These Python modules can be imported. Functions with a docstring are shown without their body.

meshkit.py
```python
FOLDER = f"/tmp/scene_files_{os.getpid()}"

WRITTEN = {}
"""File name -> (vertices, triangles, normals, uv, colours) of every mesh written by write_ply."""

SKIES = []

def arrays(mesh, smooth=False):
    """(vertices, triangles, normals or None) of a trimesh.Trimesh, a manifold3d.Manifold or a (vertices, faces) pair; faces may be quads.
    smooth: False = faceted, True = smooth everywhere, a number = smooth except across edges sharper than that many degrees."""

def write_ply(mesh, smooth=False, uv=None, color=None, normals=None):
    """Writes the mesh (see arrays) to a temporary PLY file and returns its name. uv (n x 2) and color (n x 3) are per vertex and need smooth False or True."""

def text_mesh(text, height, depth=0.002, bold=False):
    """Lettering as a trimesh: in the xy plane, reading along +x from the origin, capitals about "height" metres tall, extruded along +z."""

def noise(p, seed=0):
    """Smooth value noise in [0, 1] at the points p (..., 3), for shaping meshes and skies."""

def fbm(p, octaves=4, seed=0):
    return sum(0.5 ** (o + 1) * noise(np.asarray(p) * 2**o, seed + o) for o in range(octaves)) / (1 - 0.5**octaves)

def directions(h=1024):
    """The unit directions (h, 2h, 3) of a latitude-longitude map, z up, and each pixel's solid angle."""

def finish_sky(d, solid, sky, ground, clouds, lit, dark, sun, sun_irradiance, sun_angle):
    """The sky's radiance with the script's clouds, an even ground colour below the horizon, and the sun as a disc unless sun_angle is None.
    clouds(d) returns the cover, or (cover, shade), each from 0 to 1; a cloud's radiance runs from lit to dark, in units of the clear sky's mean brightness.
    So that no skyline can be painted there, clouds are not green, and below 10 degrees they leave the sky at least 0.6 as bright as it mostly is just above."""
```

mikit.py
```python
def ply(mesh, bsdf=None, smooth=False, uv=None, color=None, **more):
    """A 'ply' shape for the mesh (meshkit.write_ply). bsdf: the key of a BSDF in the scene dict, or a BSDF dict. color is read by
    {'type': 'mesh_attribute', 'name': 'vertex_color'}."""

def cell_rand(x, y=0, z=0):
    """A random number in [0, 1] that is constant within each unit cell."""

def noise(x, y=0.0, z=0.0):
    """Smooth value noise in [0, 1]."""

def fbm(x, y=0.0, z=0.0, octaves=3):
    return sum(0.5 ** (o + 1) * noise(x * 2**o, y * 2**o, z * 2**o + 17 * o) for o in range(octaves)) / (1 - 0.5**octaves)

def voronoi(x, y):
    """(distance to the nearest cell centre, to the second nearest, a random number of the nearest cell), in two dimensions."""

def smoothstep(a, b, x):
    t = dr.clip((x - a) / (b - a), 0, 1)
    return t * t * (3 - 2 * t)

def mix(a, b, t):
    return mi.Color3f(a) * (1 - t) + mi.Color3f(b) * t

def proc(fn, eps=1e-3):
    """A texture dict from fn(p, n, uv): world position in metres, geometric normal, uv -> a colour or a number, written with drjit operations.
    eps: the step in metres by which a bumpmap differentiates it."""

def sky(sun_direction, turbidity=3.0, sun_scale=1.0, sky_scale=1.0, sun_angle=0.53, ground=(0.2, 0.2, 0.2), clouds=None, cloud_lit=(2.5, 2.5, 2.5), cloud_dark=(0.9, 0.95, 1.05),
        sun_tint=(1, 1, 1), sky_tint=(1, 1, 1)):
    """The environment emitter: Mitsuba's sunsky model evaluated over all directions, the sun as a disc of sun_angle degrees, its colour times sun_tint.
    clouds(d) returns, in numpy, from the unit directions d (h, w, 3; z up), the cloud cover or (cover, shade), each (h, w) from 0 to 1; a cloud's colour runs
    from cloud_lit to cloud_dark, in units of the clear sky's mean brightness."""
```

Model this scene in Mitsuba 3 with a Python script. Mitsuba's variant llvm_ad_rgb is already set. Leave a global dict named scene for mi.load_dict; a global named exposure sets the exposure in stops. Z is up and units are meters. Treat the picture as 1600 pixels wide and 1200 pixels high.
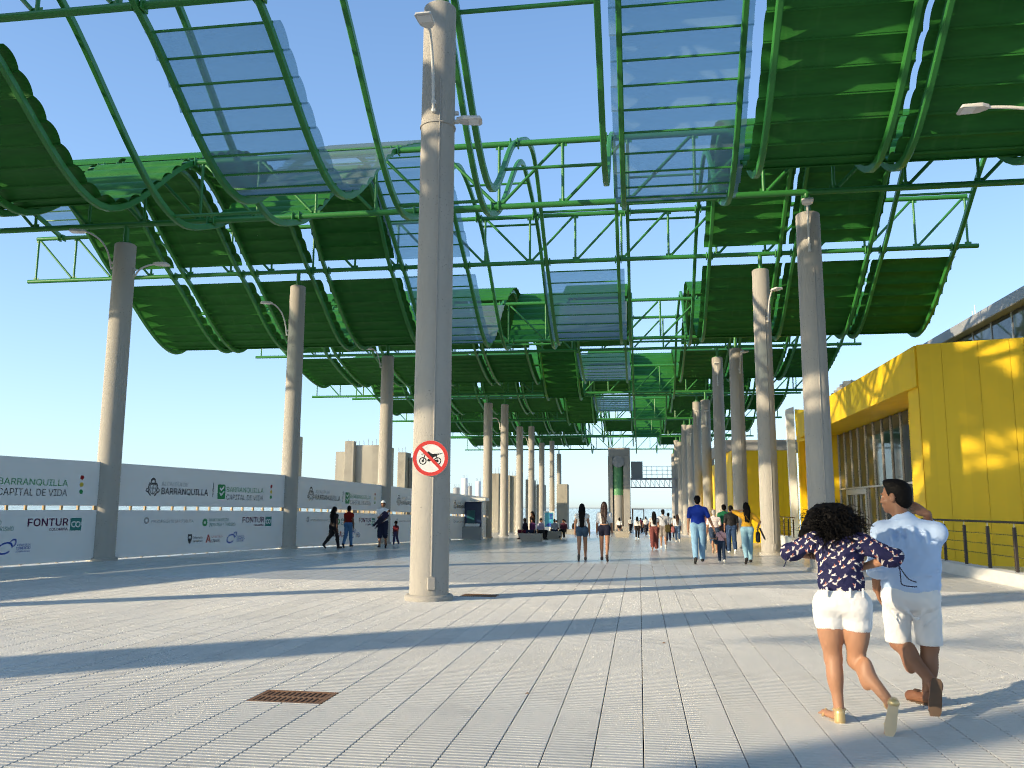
import math, random
import numpy as np
import trimesh
import drjit as dr
import mitsuba as mi
import mikit
import meshkit
from mikit import proc, noise, fbm, smoothstep, mix, cell_rand

rng = np.random.default_rng(7)
random.seed(7)
T = mi.ScalarTransform4f
scene, labels = {}, {}

# ------------------------------------------------------------------ camera, sky, exposure
EYE = np.array([0.0, 0.0, 1.5])
PITCH, YAW, ROLL = math.radians(8.405), math.radians(8.595), math.radians(0.314)
fwd = np.array([-math.sin(YAW) * math.cos(PITCH), math.cos(YAW) * math.cos(PITCH), math.sin(PITCH)])
rgt = np.array([math.cos(YAW), math.sin(YAW), 0.0])
upv = np.cross(rgt, fwd)
upv = -rgt * math.sin(ROLL) + upv * math.cos(ROLL)
scene['camera'] = {'type': 'perspective', 'fov': 62.82, 'fov_axis': 'x', 'near_clip': 0.1, 'far_clip': 9000.0,
                   'to_world': T().look_at(origin=EYE.tolist(), target=(EYE + fwd).tolist(), up=upv.tolist())}
SUN_AZ, SUN_EL = math.radians(36), math.radians(15)
SUN = [-math.cos(SUN_AZ) * math.cos(SUN_EL), -math.sin(SUN_AZ) * math.cos(SUN_EL), math.sin(SUN_EL)]
scene['sky'] = mikit.sky(SUN, turbidity=3.0, ground=(0.3, 0.3, 0.28), sun_scale=0.84, sky_scale=1.25, sun_tint=(0.88, 1.05, 1.46), sky_tint=(0.98, 1.07, 1.32))
exposure = 2.75

# ------------------------------------------------------------------ helpers
def numbered(key):
    if key not in scene and key not in labels and not any(k.startswith(key + '__') for k in scene):
        return key
    i = 1
    while True:
        k = f'{key}_{i:03d}'
        if k not in scene and k not in labels and k not in USED:
            return k
        i += 1
USED = set()
COUNT = {}
def numbered(key):
    n = COUNT.get(key, -1) + 1
    COUNT[key] = n
    return key if n == 0 else f'{key}_{n:03d}'

def thing(name, label, cat, group=None):
    k = numbered(name)
    labels[k] = {'label': label, 'category': cat}
    if group:
        labels[k]['group'] = group
    return k

def put(name, parent, mesh, bsdf, smooth=False, label=None, kind=None, **kw):
    k = numbered(parent + '__' + name) if parent else numbered(name)
    scene[k] = mikit.ply(mesh, bsdf, smooth=smooth, **kw)
    if label or kind:
        labels[k] = {}
        if label:
            labels[k]['label'] = label
        if kind:
            labels[k]['kind'] = kind
    return k

def again(name, parent, d, to_world, bsdf=None):
    k = numbered(parent + '__' + name)
    scene[k] = {**d, 'to_world': to_world}
    if bsdf:
        scene[k]['bsdf'] = {'type': 'ref', 'id': bsdf}
    return k

def struct(name, mesh, bsdf, smooth=False, label=None, **kw):
    k = put(name, None, mesh, bsdf, smooth, **kw)
    labels[k] = {'kind': 'structure'}
    if label:
        labels[k]['label'] = label
    return k

def cat(*ms):
    ms = [m for m in ms if m is not None]
    vs, fs, o = [], [], 0
    for m in ms:
        vs.append(np.asarray(m.vertices)); fs.append(np.asarray(m.faces) + o); o += len(m.vertices)
    return trimesh.Trimesh(np.vstack(vs), np.vstack(fs), process=False)

def box(x0, x1, y0, y1, z0, z1):
    m = trimesh.creation.box((x1 - x0, y1 - y0, z1 - z0))
    m.apply_translation(((x0 + x1) / 2, (y0 + y1) / 2, (z0 + z1) / 2))
    return m

def cbox(x0, x1, y0, y1, z0, z1, c=0.01):
    """box with chamfered edges"""
    import itertools
    pts = []
    for sx, sy, sz in itertools.product((0, 1), repeat=3):
        p = np.array([(x0, x1)[sx], (y0, y1)[sy], (z0, z1)[sz]], float)
        d = np.array([1 - 2 * sx, 1 - 2 * sy, 1 - 2 * sz]) * c
        for k in range(3):
            q = p + d; q[k] = p[k]
            pts.append(q)
    return trimesh.convex.convex_hull(np.array(pts))

def hull(pts):
    return trimesh.convex.convex_hull(np.asarray(pts, float))

def sweep(path, section, closed_caps=True, frame=None):
    """sweep a closed 2D section (k,2) along path (n,3). frame: fixed side vector"""
    path = np.asarray(path, float); n = len(path); k = np.shape(section)[-2]
    tan = np.gradient(path, axis=0)
    tan /= np.linalg.norm(tan, axis=1, keepdims=True)
    if frame is None:
        ref = np.array([0, 0, 1.0]) if abs(tan[0][2]) < 0.9 else np.array([1.0, 0, 0])
        sides = []
        s = np.cross(tan[0], ref)
        for t in tan:
            s = s - t * np.dot(s, t); s /= np.linalg.norm(s); sides.append(s.copy())
        side = np.array(sides)
    else:
        side = np.tile(np.asarray(frame, float), (n, 1))
        side = side - tan * (side * tan).sum(1, keepdims=True)
        side /= np.linalg.norm(side, axis=1, keepdims=True)
    nor = np.cross(side, tan)
    sec = np.asarray(section, float)
    if sec.ndim == 2:
        sec = np.tile(sec, (n, 1, 1))
    v = path[:, None, :] + sec[:, :, 0:1] * side[:, None, :] + sec[:, :, 1:2] * nor[:, None, :]
    v = v.reshape(-1, 3)
    i, j = np.meshgrid(np.arange(n - 1), np.arange(k), indexing='ij')
    a = i * k + j; b = i * k + (j + 1) % k; c = a + k; d = b + k
    f = np.vstack([np.stack([a, b, d], -1).reshape(-1, 3), np.stack([a, d, c], -1).reshape(-1, 3)])
    if closed_caps:
        c0, c1 = len(v), len(v) + 1
        v = np.vstack([v, path[0], path[-1]])
        jj = np.arange(k)
        f = np.vstack([f, np.stack([jj * 0 + c0, (jj + 1) % k, jj], 1), np.stack([jj * 0 + c1, (n - 1) * k + jj, (n - 1) * k + (jj + 1) % k], 1)])
    m = trimesh.Trimesh(v, f, process=False)
    if m.volume < 0:
        m.faces = m.faces[:, ::-1]
    return m

def ring(r, k=12):
    a = np.arange(k) * 2 * np.pi / k
    return np.stack([np.cos(a), np.sin(a)], 1) * r

def tube(path, r, k=10):
    path = np.asarray(path, float)
    if np.ndim(r) == 0:
        return sweep(path, ring(r, k))
    return sweep(path, ring(1, k)[None] * np.asarray(r)[:, None, None])

def rod(a, b, r, k=10):
    return tube([a, (np.asarray(a, float) + b) / 2, b], r, k)

def lathe(profile, k=32, center=(0, 0, 0)):
    """profile (r,z) list from bottom to top; closed with caps"""
    p = np.array(profile, float)
    a = np.arange(k) * 2 * np.pi / k
    v = np.stack([p[:, None, 0] * np.cos(a), p[:, None, 0] * np.sin(a), np.repeat(p[:, 1:2], k, 1)], -1).reshape(-1, 3)
    n = len(p)
    i, j = np.meshgrid(np.arange(n - 1), np.arange(k), indexing='ij')
    A = i * k + j; B = i * k + (j + 1) % k; C = A + k; D = B + k
    f = np.vstack([np.stack([A, B, D], -1).reshape(-1, 3), np.stack([A, D, C], -1).reshape(-1, 3)])
    c0, c1 = len(v), len(v) + 1
    v = np.vstack([v, [0, 0, p[0, 1]], [0, 0, p[-1, 1]]])
    jj = np.arange(k)
    f = np.vstack([f, np.stack([jj * 0 + c0, (jj + 1) % k, jj], 1), np.stack([jj * 0 + c1, (n - 1) * k + jj, (n - 1) * k + (jj + 1) % k], 1)])
    m = trimesh.Trimesh(v + np.array(center), f, process=False)
    return m

def pchip(xs, ys, x):
    from scipy.interpolate import PchipInterpolator
    return PchipInterpolator(xs, ys)(x)

def extrude_xy(poly, z0, z1):
    from shapely.geometry import Polygon
    m = trimesh.creation.extrude_polygon(Polygon(poly), z1 - z0, engine='earcut')
    m.apply_translation((0, 0, z0))
    return m

def ground_z(y):
    """the plaza is level near the camera and falls gently towards the river"""
    return np.where(np.asarray(y) < 28, 0.0, -0.018 * (np.asarray(y, float) - 28))
def gz(y):
    return float(ground_z(y))

# ------------------------------------------------------------------ materials
def flat(name, rgb, rough=0.6, spec=0.5, metal=0.0, **kw):
    scene[name] = {'type': 'twosided', 'bsdf': {'type': 'principled', 'base_color': {'type': 'rgb', 'value': list(rgb)}, 'roughness': rough,
                   'specular': spec, 'metallic': metal, **kw}}
    return name

def surf(name, fn, rough=0.6, spec=0.5, bump=None, bump_eps=2e-3, **kw):
    b = {'type': 'principled', 'base_color': proc(fn), 'roughness': rough, 'specular': spec, **kw}
    if bump is not None:
        b = {'type': 'bumpmap', 'arbitrary': proc(bump, eps=bump_eps), 'scale': 1.0, 'bsdf': b}
    scene[name] = {'type': 'twosided', 'bsdf': b}
    return name

def c_concrete(p, n, uv):
    a = fbm(p.x * 1.3, p.y * 1.3, p.z * 0.5, 4)
    b = noise(p.x * 38, p.y * 38, p.z * 38)
    s = noise(p.x * 9 + 3, p.y * 9, p.z * 0.35)
    hole = smoothstep(0.80, 0.86, noise(p.x * 55, p.y * 55, p.z * 40)) * smoothstep(0.5, 0.62, fbm(p.x * 3, p.y * 3, p.z * 3, 2))
    k = 0.86 + 0.16 * a + 0.05 * (b - 0.5) + 0.08 * (s - 0.5)
    return mix((0.42, 0.395, 0.35), (0.38, 0.36, 0.325), s) * k * (1 - 0.35 * hole)
surf('mat_concrete', c_concrete, 0.75, 0.3, bump=lambda p, n, uv: 0.0025 * fbm(p.x * 14, p.y * 14, p.z * 9, 3), bump_eps=6e-3)

def c_old(p, n, uv):
    a = fbm(p.x * 0.8, p.y * 0.8, p.z * 0.25, 4)
    s = noise(p.x * 2.2, p.y * 2.2, p.z * 0.15)
    st = smoothstep(0.55, 0.8, s) * fbm(p.x * 2, p.y * 2, p.z * 1.5, 3)
    return mix((0.50, 0.47, 0.39), (0.27, 0.25, 0.21), 0.75 * a + 0.5 * st)
surf('mat_old_concrete', c_old, 0.85, 0.25)

PLANK = 0.306
RIB = 0.0575
def c_plank(p, n, uv):
    ci = dr.floor(p.x / PLANK + 200)
    r = cell_rand(ci, dr.floor(p.y / 1.22 + 7 * cell_rand(ci)), 4)
    r2 = cell_rand(ci, 3, 9)
    a = fbm(p.x * 1.1, p.y * 1.1, 0.0, 4)
    d = smoothstep(0.62, 0.8, fbm(p.x * 3.1 + 9, p.y * 2.2, 2.0, 3))
    sp = smoothstep(0.93, 0.97, noise(p.x * 21, p.y * 21, 5.0))
    grain = noise(p.x * 160, p.y * 160, 0.0)
    k = 0.90 + 0.07 * r + 0.05 * r2 + 0.12 * (a - 0.5) + 0.06 * (grain - 0.5) - 0.07 * d - 0.16 * sp
    return mix((0.53, 0.535, 0.535), (0.54, 0.53, 0.505), a) * k
def b_plank(p, n, uv):
    return 0.0012 * fbm(p.x * 30, p.y * 30, 0.0, 2)
surf('mat_plank', c_plank, 0.42, 0.45, bump=b_plank, bump_eps=3e-3)
def c_paving(p, n, uv):
    a = fbm(p.x * 0.7, p.y * 0.5, 0.0, 4)
    j = dr.abs(p.x / PLANK - dr.floor(p.x / PLANK) - 0.5)
    g = smoothstep(0.475, 0.49, j)
    return mix((0.52, 0.52, 0.51), (0.47, 0.46, 0.44), a) * (1 - 0.45 * g)
surf('mat_paving', c_paving, 0.24, 0.45, bump=lambda p, n, uv: 0.0006 * fbm(p.x * 6, p.y * 6, 0.0, 3), bump_eps=1e-2)
flat('mat_joint', (0.075, 0.072, 0.068), 0.9, 0.1)

def c_sand(p, n, uv):
    a = fbm(p.x * 0.15, p.y * 0.15, 0.0, 5)
    return mix((0.34, 0.30, 0.23), (0.22, 0.20, 0.15), a)
surf('mat_sand', c_sand, 0.95, 0.1)

flat('mat_green', (0.035, 0.20, 0.040), 0.38, 0.5)
def c_sheet(p, n, uv):
    a = fbm(p.x * 0.9, p.y * 2.5, p.z * 2.5, 3)
    g = noise(p.x * 3.0, p.y * 9, p.z * 9)
    st = smoothstep(0.62, 0.8, fbm(p.x * 7, p.y * 1.2, p.z * 1.2, 3))
    return mix((0.018, 0.135, 0.021), (0.030, 0.165, 0.027), a) * (0.88 + 0.24 * g) + mi.Color3f(0.010, 0.012, 0.006) * st
surf('mat_sheet', c_sheet, 0.5, 0.22)
scene['mat_clear_sheet'] = {'type': 'blendbsdf', 'weight': 0.46,
    'a': {'type': 'thindielectric', 'int_ior': 1.3, 'specular_reflectance': {'type': 'rgb', 'value': 0.35}, 'specular_transmittance': {'type': 'rgb', 'value': [0.54, 0.69, 0.75]}},
    'b': {'type': 'principledthin', 'base_color': {'type': 'rgb', 'value': [0.36, 0.52, 0.58]}, 'roughness': 0.5, 'diff_trans': 1.0}}
flat('mat_hoarding', (0.72, 0.72, 0.71), 0.5, 0.4)
flat('mat_timber', (0.42, 0.30, 0.17), 0.8, 0.2)
def c_yellow(p, n, uv):
    a = fbm(p.x * 0.6, p.y * 0.6, p.z * 0.3, 3)
    r = cell_rand(dr.floor(p.x * 3.1 + p.y * 1.7), 2, 5)
    return mix((0.78, 0.520, 0.012), (0.73, 0.475, 0.010), a) * (0.95 + 0.08 * r)
surf('mat_yellow', c_yellow, 0.45, 0.4)
flat('mat_white', (0.78, 0.78, 0.76), 0.5, 0.4)
flat('mat_light_metal', (0.62, 0.60, 0.56), 0.45, 0.5)
flat('mat_conduit', (0.36, 0.34, 0.31), 0.6, 0.3)
flat('mat_steel', (0.30, 0.31, 0.32), 0.4, 0.5)
flat('mat_dark_steel', (0.035, 0.025, 0.02), 0.45, 0.4)
flat('mat_grey', (0.30, 0.30, 0.31), 0.6, 0.4)
flat('mat_alu', (0.55, 0.56, 0.57), 0.35, 0.5, metal=0.7)
flat('mat_black', (0.012, 0.012, 0.013), 0.6, 0.3)
flat('mat_red', (0.62, 0.045, 0.035), 0.45, 0.4)
flat('mat_sign_white', (0.76, 0.74, 0.70), 0.5, 0.4)
def c_rust(p, n, uv):
    return mix((0.19, 0.095, 0.055), (0.27, 0.17, 0.11), fbm(p.x * 18, p.y * 18, 0.0, 3))
surf('mat_rust', c_rust, 0.8, 0.3)
scene['mat_dark_glass'] = {'type': 'twosided', 'bsdf': {'type': 'principled', 'base_color': {'type': 'rgb', 'value': [0.02, 0.028, 0.03]}, 'roughness': 0.04, 'specular': 0.9}}
scene['mat_pane'] = {'type': 'thindielectric', 'int_ior': 1.6, 'specular_transmittance': {'type': 'rgb', 'value': [0.72, 0.76, 0.74]}}
for nm, c in dict(ink_green=(0.02, 0.22, 0.07), ink_dark=(0.03, 0.035, 0.04), ink_grey=(0.27, 0.28, 0.29), ink_blue=(0.02, 0.06, 0.30), ink_purple=(0.06, 0.01, 0.05),
                  ink_red=(0.30, 0.01, 0.01), ink_yellow=(0.55, 0.42, 0.05), ink_teal=(0.03, 0.18, 0.16)).items():
    flat('mat_' + nm, c, 0.6, 0.3)
# ------------------------------------------------------------------ the setting
gx = np.concatenate([np.linspace(-3000, -40, 12), np.linspace(-30, 30, 21), np.linspace(40, 3000, 12)])
gy = np.concatenate([np.linspace(-600, -20, 8), np.linspace(-10, 150, 33)])
X_, Y_ = np.meshgrid(gx, gy, indexing='ij')
Z_ = ground_z(Y_) - 0.12
Z_[np.abs(X_) > 60] -= 0.3
n1, n2 = X_.shape
I_, J_ = np.meshgrid(np.arange(n1 - 1), np.arange(n2 - 1), indexing='ij')
a_ = I_ * n2 + J_
quads = np.stack([a_, a_ + n2, a_ + n2 + 1, a_ + 1], -1).reshape(-1, 4)
struct('ground', (np.stack([X_, Y_, Z_], -1).reshape(-1, 3), quads), 'mat_sand', smooth=True)

def ripple(p, n, uv):
    return 0.02 * fbm(p.x * 0.5, p.y * 0.25, 0.0, 3)
scene['mat_water'] = {'type': 'twosided', 'bsdf': {'type': 'bumpmap', 'arbitrary': proc(ripple, eps=0.1), 'scale': 1.0,
    'bsdf': {'type': 'principled', 'base_color': {'type': 'rgb', 'value': [0.10, 0.11, 0.10]}, 'roughness': 0.12, 'specular': 0.5}}}
w = [[-6000, 149, -3.0], [6000, 149, -3.0], [6000, 8000, -3.0], [-6000, 8000, -3.0]]
struct('water', (np.array(w, float), np.array([[0, 1, 2, 3]])), 'mat_water')
# plaza paving: ribbed planks laid along the walkway
YP0, YP1 = -24.0, 23.6
ys = [YP0, 2.5, YP1]
def sheet(x0, x1, ys, dz):
    v, f = [], []
    for i, y in enumerate(ys):
        v += [[x0, y, gz(y) + dz], [x1, y, gz(y) + dz]]
        if i:
            b = 2 * i
            f.append([b - 2, b - 1, b + 1, b])
    return np.array(v, float), np.array(f)
PX0, PX1 = -24.48, 7.344
k = put('paving', None, sheet(PX0, PX1, ys, -0.03), 'mat_joint')
labels[k] = {'kind': 'structure', 'label': 'pale ribbed plank paving of the covered walkway'}
RIBH = 0.0045
def plank_mesh(wid, y0, y1):
    h, c = 0.03, 0.003
    sec = [(0, -h), (0, -c), (c, 0), (wid - c, 0), (wid, -c), (wid, -h)]
    # narrow proud ribs across the plank
    rows = [(y0, 0.0)]
    y = y0 + 0.02
    while y < min(y1, 17.0):
        rows += [(y, 0.0), (y + 0.004, RIBH), (y + 0.013, RIBH), (y + 0.019, 0.0)]
        y += RIB
    rows.append((y1, 0.0))
    v, f = [], []
    for i, (y, up) in enumerate(rows):
        for (x, z) in sec:
            v.append([x, y, z + (up if z > -0.01 else 0.0)])
        if i:
            b0, b1 = (i - 1) * 6, i * 6
            for j in range(5):
                f.append([b0 + j, b1 + j, b1 + j + 1, b0 + j + 1])
    v = np.array(v, float); f = np.array(f)
    m = trimesh.Trimesh(v, np.vstack([f[:, [0, 2, 1]], f[:, [0, 3, 2]]])[:, ::-1], process=False)
    if m.face_normals[:, 2].sum() < 0:
        m.faces = m.faces[:, ::-1]
    return m
pl = mikit.ply(plank_mesh(PLANK - 0.007, 2.6, YP1), 'mat_plank')
nx0 = int(round(PX0 / PLANK)); nx1 = int(round(PX1 / PLANK))
GRATES = [(6.43, 6.85), (14.40, 14.84)]     # openings left in two planks for the drain grates
cutp = [mikit.ply(plank_mesh(PLANK - 0.007, a, b), 'mat_plank') for a, b in ((2.6, GRATES[0][0]), (GRATES[0][1], GRATES[1][0]), (GRATES[1][1], YP1))]
for i in range(nx0 + 1, nx1):
    if i in (-10, -9):
        for q in cutp:
            again('plank', 'paving', q, T().translate([i * PLANK + 0.0035, 0, 0]))
        continue
    again('plank', 'paving', pl, T().translate([i * PLANK + 0.0045, 0, float(rng.uniform(-0.0012, 0.0012))]))
# the far, smooth part of the same floor
struct('far_paving', sheet(PX0, PX1, [YP1, 28, 60, 100, 147], 0.0), 'mat_paving')
struct('near_paving', sheet(PX0, PX1, [YP0, 2.6], 0.0), 'mat_paving')

# ------------------------------------------------------------------ trusses
TY = {-2: -11.0, -1: -2.7, 0: 5.5, 1: 13.8, 2: 21.7, 3: 30.1, 4: 38.4, 5: 47.2, 6: 56.3, 7: 64.7, 8: 73.6, 9: 82.6, 10: 91.6, 11: 100.6, 12: 109.6}
TB = {-2: 9.8, -1: 11.2, 0: 9.8, 1: 11.12, 2: 9.65, 3: 10.57, 4: 9.28, 5: 10.45, 6: 9.22, 7: 10.15, 8: 9.25, 9: 10.15, 10: 9.2, 11: 10.1, 12: 9.1}
TX = {i: (-22.6, 11.85) for i in TY}
TX[1] = (-25.5, 12.5); TX[2] = (-24.8, 12.2); TX[3] = (-24.4, 11.5); TX[0] = (-26, 12.5); TX[-1] = (-27, 12.5); TX[-2] = (-28, 12.5); TX[4] = (-22.0, 11.8)
TD = 1.8
ordinal = {1: 'carried by the column with the motorcycle ban sign', 2: 'first beyond the column with the motorcycle ban sign', 3: 'second beyond the column with the motorcycle ban sign',
           4: 'third beyond the column with the motorcycle ban sign', 5: 'fourth beyond the sign column', 6: 'fifth beyond the sign column', 7: 'sixth beyond the sign column', 8: 'seventh beyond the sign column',
           9: 'eighth beyond the sign column', 10: 'ninth beyond the sign column', 11: 'tenth beyond the sign column', 12: 'farthest of all, eleventh beyond the sign column'}
vert = mikit.ply(rod((0, 0, 0.06), (0, 0, TD - 0.06), 0.042, 8), 'mat_green', smooth=50)
PAN = 1.70
diag_r = mikit.ply(rod((0.10, 0, 0.10), (PAN - 0.10, 0, TD - 0.10), 0.045, 8), 'mat_green', smooth=50)
diag_l = mikit.ply(rod((0.10, 0, TD - 0.10), (PAN - 0.10, 0, 0.10), 0.045, 8), 'mat_green', smooth=50)
for i, y in TY.items():
    if i < 1:
        t = thing('roof_truss', 'green tubular truss over the near end of the plaza', 'truss', 'trusses over the near end')
    else:
        t = thing('roof_truss', 'green tubular roof truss, ' + ordinal[i], 'truss')
    x0, x1 = TX[i]; zb = TB[i]
    for nm, z in (('bottom_chord', zb), ('top_chord', zb + TD)):
        put(nm, t, rod((x0 - 0.25 * (z == zb), y, z), (x1 + 0.25 * (z == zb), y, z), 0.082, 12), 'mat_green', smooth=50)
    n = int((x1 - x0) / PAN); xs_ = [x0 + 0.08 + j * (x1 - x0 - 0.16) / n for j in range(n + 1)]
    mid = -5.2
    far = []
    for j, x in enumerate(xs_):
        sc = T().translate([x, y, zb])
        if 1 <= i <= 7:
            again('vertical', t, vert, sc)
        else:
            far.append(rod((x, y, zb), (x, y, zb + TD), 0.042, 6))
        if j < n:
            s = (xs_[j + 1] - x) / PAN
            if 1 <= i <= 7:
                again('diagonal', t, diag_r if x > mid else diag_l, sc @ T().scale([s, 1, 1]))
            else:
                a, b = (0.1, TD - 0.1) if x > mid else (TD - 0.1, 0.1)
                far.append(rod((x + .1, y, zb + a), (xs_[j + 1] - .1, y, zb + b), 0.045, 6))
    if 1 <= i <= 3:
        gs = []
        for x in xs_:
            for z, q in ((zb + 0.10, 1), (zb + TD - 0.10, -1)):
                g_ = box(x - 0.10, x + 0.12, y - 0.007, y + 0.007, z - 0.055, z + 0.055); gs.append(g_)
        put('gussets', t, cat(*gs), 'mat_green', kind='stuff')
    if far:
        put('web', t, cat(*far), 'mat_green', smooth=50, kind='stuff')

# ------------------------------------------------------------------ columns
LX = {-2: -21.8, -1: -20.3, 0: -18.3, 1: -16.5, 2: -14.72, 3: -12.98, 4: -11.85, 5: -11.0, 6: -10.15, 7: -10.35, 8: -10.4, 9: -10.5, 10: -10.5, 11: -10.3, 12: -10.3}
RX = {i: 4.42 for i in range(2, 13)}
RX[1] = 6.95; RX[0] = 7.0; RX[-1] = 7.0; RX[-2] = 7.0
R0 = 0.315
def column(x, y, zb, label, group=None, seam=None):
    c = thing('column', label, 'column', group)
    g = gz(y) - 0.02; top = zb - 0.60
    put('footing', c, lathe([(0.40, g - 0.1), (0.40, g + 0.085), (0.375, g + 0.11), (0.30, g + 0.11)], 40, (x, y, 0)), 'mat_old_concrete' if False else 'mat_concrete', smooth=40)
    prof = [(R0 + 0.008, g + 0.1)]
    zz = g + 0.3
    while zz < top - 0.3:
        r = R0 + 0.008 - 0.03 * (zz - g) / 10
        prof += [(r, zz)]
        zz += 1.2
    r1 = R0 + 0.008 - 0.03 * (top - g) / 10
    prof += [(r1, top - 0.03), (r1 - 0.03, top)]
    put('shaft', c, lathe(prof, 48, (x, y, 0)), 'mat_concrete', smooth=35)
    put('stub_post', c, cat(rod((x, y, top - 0.02), (x, y, zb), 0.075, 12), lathe([(0.2, top - 0.01), (0.2, top + 0.03), (0.02, top + 0.03)], 16, (x, y, 0)),
        *[box(x - 0.13 + 0.26 * s - 0.02, x - 0.13 + 0.26 * s + 0.02, y - 0.02, y + 0.02, top, top + 0.09) for s in (0, 1)]), 'mat_green', smooth=40)
    if seam is not None:
        a = seam; cx, cy = x + math.cos(a) * (R0 + 0.012), y + math.sin(a) * (R0 + 0.012)
        r2 = r1 + 0.012
        tx, ty = x + math.cos(a) * r2, y + math.sin(a) * r2
        put('conduit', c, rod((cx, cy, g + 0.42), (tx, ty, top - 1.5), 0.016, 8), 'mat_conduit', smooth=50)
        m = cbox(-0.065, 0.065, -0.045, 0.045, 0, 0.20, 0.012)
        m.apply_transform(trimesh.transformations.rotation_matrix(a + math.pi / 2, [0, 0, 1])); m.apply_translation((cx, cy, g + 0.2))
        put('junction_box', c, m, 'mat_conduit')
    return c, top
TOP = {}
lab_l = {2: 'tall round concrete column standing in the white hoarding, nearest of that row', 3: 'second round concrete column along the white hoarding', 4: 'third round concrete column along the white hoarding, behind the man in the white cap',
         5: 'fourth round concrete column along the hoarding, hidden behind the sign column', 6: 'round concrete column at the far end of the white hoarding beside the dark kiosk'}
for i in TY:
    toward = lambda x, y: math.atan2(-y, -x)
    if i in lab_l:
        l, gr = lab_l[i], None
    elif i < 2:
        l, gr = 'round concrete column of the hoarding row out beside the camera', 'columns beside the camera'
    else:
        l, gr = {7: 'first slim concrete column past the end of the hoarding', 8: 'second slim concrete column past the end of the hoarding', 9: 'third slim concrete column past the end of the hoarding',
                 10: 'fourth slim concrete column past the end of the hoarding', 11: 'fifth slim concrete column past the end of the hoarding', 12: 'last slim concrete column of the row past the hoarding'}[i], None
    TOP['L', i] = column(LX[i], TY[i], TB[i], l, gr)[1]
lab_r = {2: 'thick concrete column behind the curly haired woman', 3: 'concrete column with a pale round footing beside the woman in the mustard top', 4: 'third concrete column of the row along the yellow building', 5: 'fourth concrete column of the row along the yellow building',
         6: 'fifth concrete column of the row along the yellow building', 7: 'sixth concrete column of the row along the yellow building', 8: 'seventh concrete column of the row along the yellow building', 9: 'eighth concrete column of the row along the yellow building'}
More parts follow.
